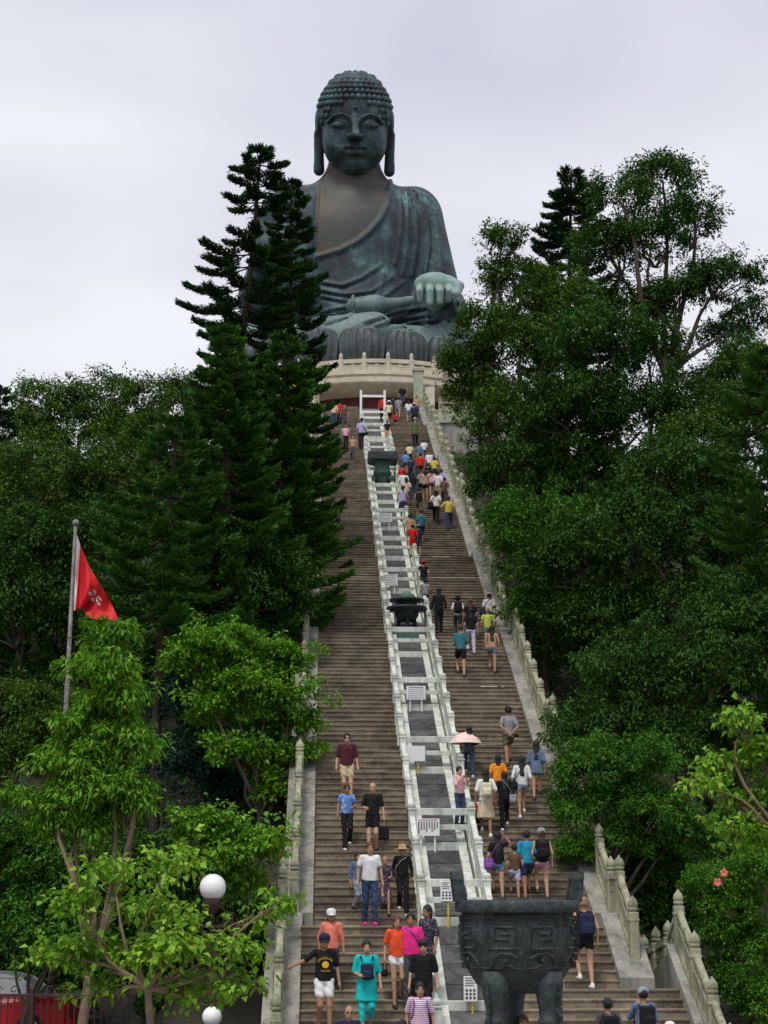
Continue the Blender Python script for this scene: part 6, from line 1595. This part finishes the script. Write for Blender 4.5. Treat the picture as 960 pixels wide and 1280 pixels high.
# ---- globe lamp
LY = 32.3
gc = at(266, 1109, LY); rg = 16.5/ppm(LY, 3.4)
lam = empty('globe_lamp', (gc[0], LY, 0), label='white globe lamp on a maroon post above the fence', cat='lamp')
M_GLOBE = plain('opal_globe', (.90, .90, .90), .3, vary=.02)
mb = MB(); mb.sphere((0, 0, gc[2]), rg, 20, 14); mb.build('globe', M_GLOBE, lam)
mb = MB(); mb.lathe([(.10, 0), (.10, .25), (.055, .30), (.05, gc[2]-rg-.25), (.11, gc[2]-rg-.2), (.15, gc[2]-rg-.05), (.16, gc[2]-rg+.05), (.12, gc[2]-rg+.06)], 14); mb.build('post', M_IRON, lam)
for s in (-1, 1): mb = MB(); mb.tube([(0, 0, gc[2]-rg-.75), (s*.16, 0, gc[2]-rg-.6), (s*.26, 0, gc[2]-rg-.4), (s*.18, 0, gc[2]-rg-.28)], .016, 6); mb.build('bracket', M_IRON, lam)
gc2 = at(265, 1268, 31.6)
bl = empty('low_globe_lamp', (gc2[0], 31.6, 0), label='low white globe on a short stem beneath the tall globe lamp', cat='lamp')
mb = MB(); mb.sphere((0, 0, gc2[2]-.04), .185, 18, 12); mb.build('globe', M_GLOBE, bl)
mb = MB(); mb.lathe([(.09, 0), (.06, .1), (.05, gc2[2]-.24), (.10, gc2[2]-.18)], 12); mb.build('stem', M_IRON, bl)
gp = at(288, 1240, 34.8); mb = MB()
pg = empty('lattice_post', (gp[0], 34.8, 0), label='slim maroon steel upright beside the globe lamp', cat='post')
mb.box(-.045, .045, -.045, .045, -.1, at(288, 1140, 34.8)[2], .008); mb.build('upright', M_IRON, pg)
mb = MB(); mb.box(-.65, .0, -.03, .03, at(288, 1160, 34.8)[2], at(288, 1160, 34.8)[2]+.06, .008); mb.build('arm', M_IRON, pg)

# ---- red car with white roof behind the fence (three-box saloon)
CY = 38.6
car = empty('parked_car', (at(93, 1262, CY)[0]-2.28, CY, .006), label='red and white saloon car parked behind the iron fence', cat='car')
M_CRED = plain('car_red', (.55, .012, .02), .22, vary=.03, scale=2); M_CWHITE = plain('car_white', (.80, .80, .81), .25, vary=.02)
M_GLASS = plain('car_glass', (.025, .03, .035), .06, vary=.1, spec=.8); M_TYRE = plain('tyre_rubber', (.015, .015, .015), .8); M_RIM = plain('wheel_rim', (.5, .5, .52), .3, .8); M_TAIL = plain('tail_lamp', (.5, .01, .02), .15); M_CHROME = plain('chrome', (.6, .6, .62), .15, 1.0)
def loft(name, secs, mat, par):                    # sections: (x, [(y,z)...]) along the car
    n = len(secs[0][1]); vs = [(x, y, z) for x, pr in secs for y, z in pr]; fs = []
    for i in range(len(secs)-1):
        for j in range(n): fs.append((i*n+j, i*n+(j+1) % n, (i+1)*n+(j+1) % n, (i+1)*n+j))
    fs += [tuple(range(n-1, -1, -1)), tuple((len(secs)-1)*n+j for j in range(n))]
    mb = MB(); mb.add(vs, fs); return mb.build(name, mat, par)
def sec(w, z0, z1, s=.10): return [(-w, z0+.08), (-w, z1-s), (-w+s*.5, z1-s*.3), (-w+s*1.3, z1), (w-s*1.3, z1), (w-s*.5, z1-s*.3), (w, z1-s), (w, z0+.08), (w-.08, z0), (-w+.08, z0)]
bd = loft('body', [(-2.30, sec(.70, .42, .78)), (-2.22, sec(.80, .30, .84)), (-1.5, sec(.85, .22, .90)), (-.9, sec(.86, .20, .95)), (1.2, sec(.86, .20, .98)), (1.75, sec(.85, .24, .98)), (2.18, sec(.82, .30, .95)), (2.28, sec(.74, .42, .88))], M_CRED, car)
cab = loft('cabin', [(-1.05, sec(.72, .90, .97, .03)), (-.35, sec(.66, .9, 1.40, .12)), (.2, sec(.65, .9, 1.47, .12)), (.85, sec(.65, .9, 1.45, .12)), (1.25, sec(.67, .9, 1.32, .12)), (1.75, sec(.70, .92, .99, .03))], M_CWHITE, car)
for s in (-1, 1):
    for xa, xb, za, zb_2 in ((-.28, .36, 1.04, 1.34),):
        mb = MB(); mb.hexa([(xa-.1, s*.715-.01, za), (xb+(.2 if xb > 1 else 0), s*.715-.01, za), (xb+(.2 if xb > 1 else 0), s*.715+.01, za), (xa-.1, s*.715+.01, za)], [(xa, s*.685-.01, zb_2), (xb, s*.685-.01, zb_2), (xb, s*.685+.01, zb_2), (xa, s*.685+.01, zb_2)]); mb.build('window', M_GLASS, cab)
loft('roof', [(-.42, sec(.62, 1.37, 1.41, .02)), (-.1, sec(.665, 1.33, 1.485, .06)), (.3, sec(.67, 1.33, 1.50, .06)), (.8, sec(.665, 1.33, 1.485, .06)), (1.20, sec(.64, 1.31, 1.40, .03))], M_CWHITE, car)
for x0, z0, x1, z1 in ((-1.0, .95, -.35, 1.40), (.38, .96, .40, 1.46), (1.18, 1.36, 1.72, .99)):
    for s in (-1, 1): mb = MB(); mb.tube([(x0, s*.705, z0), (x1, s*.665, z1)], .035, 6); mb.build('pillar', M_CWHITE, cab)
for x in (-1.4, 1.42):
    for s in (-1, 1):
        w = MB(); w.tube([(x, s*.70, .315), (x, s*.87, .315)], .315, 22, smooth=False); wo = w.build('wheel', M_TYRE, car)
        w = MB(); w.tube([(x, s*.86, .315), (x, s*.885, .315)], .20, 18, smooth=False); w.build('rim', M_RIM, wo)
for s in (-1, 1):
    mb = MB(); mb.box(2.20, 2.30, s*.62-.14, s*.62+.14, .66, .84, .02); mb.build('tail_lamp', M_TAIL, bd)
    mb = MB(); mb.box(-2.31, -2.22, s*.58-.14, s*.58+.14, .60, .74, .02); mb.build('headlight', M_GLOBE, bd)
    mb = MB(); mb.box(-.72, -.55, s*.90-.09, s*.90+.09, .98, 1.10, .02); mb.build('mirror', M_CRED, bd)
    for x in (-.1, .75): mb = MB(); mb.box(x, x+.16, s*.865-.012, s*.865+.012, .82, .85, .004); mb.build('door_handle', M_CHROME, bd)
mb = MB(); mb.box(2.24, 2.36, -.78, .78, .34, .54, .03); mb.build('bumper', M_CRED, bd)
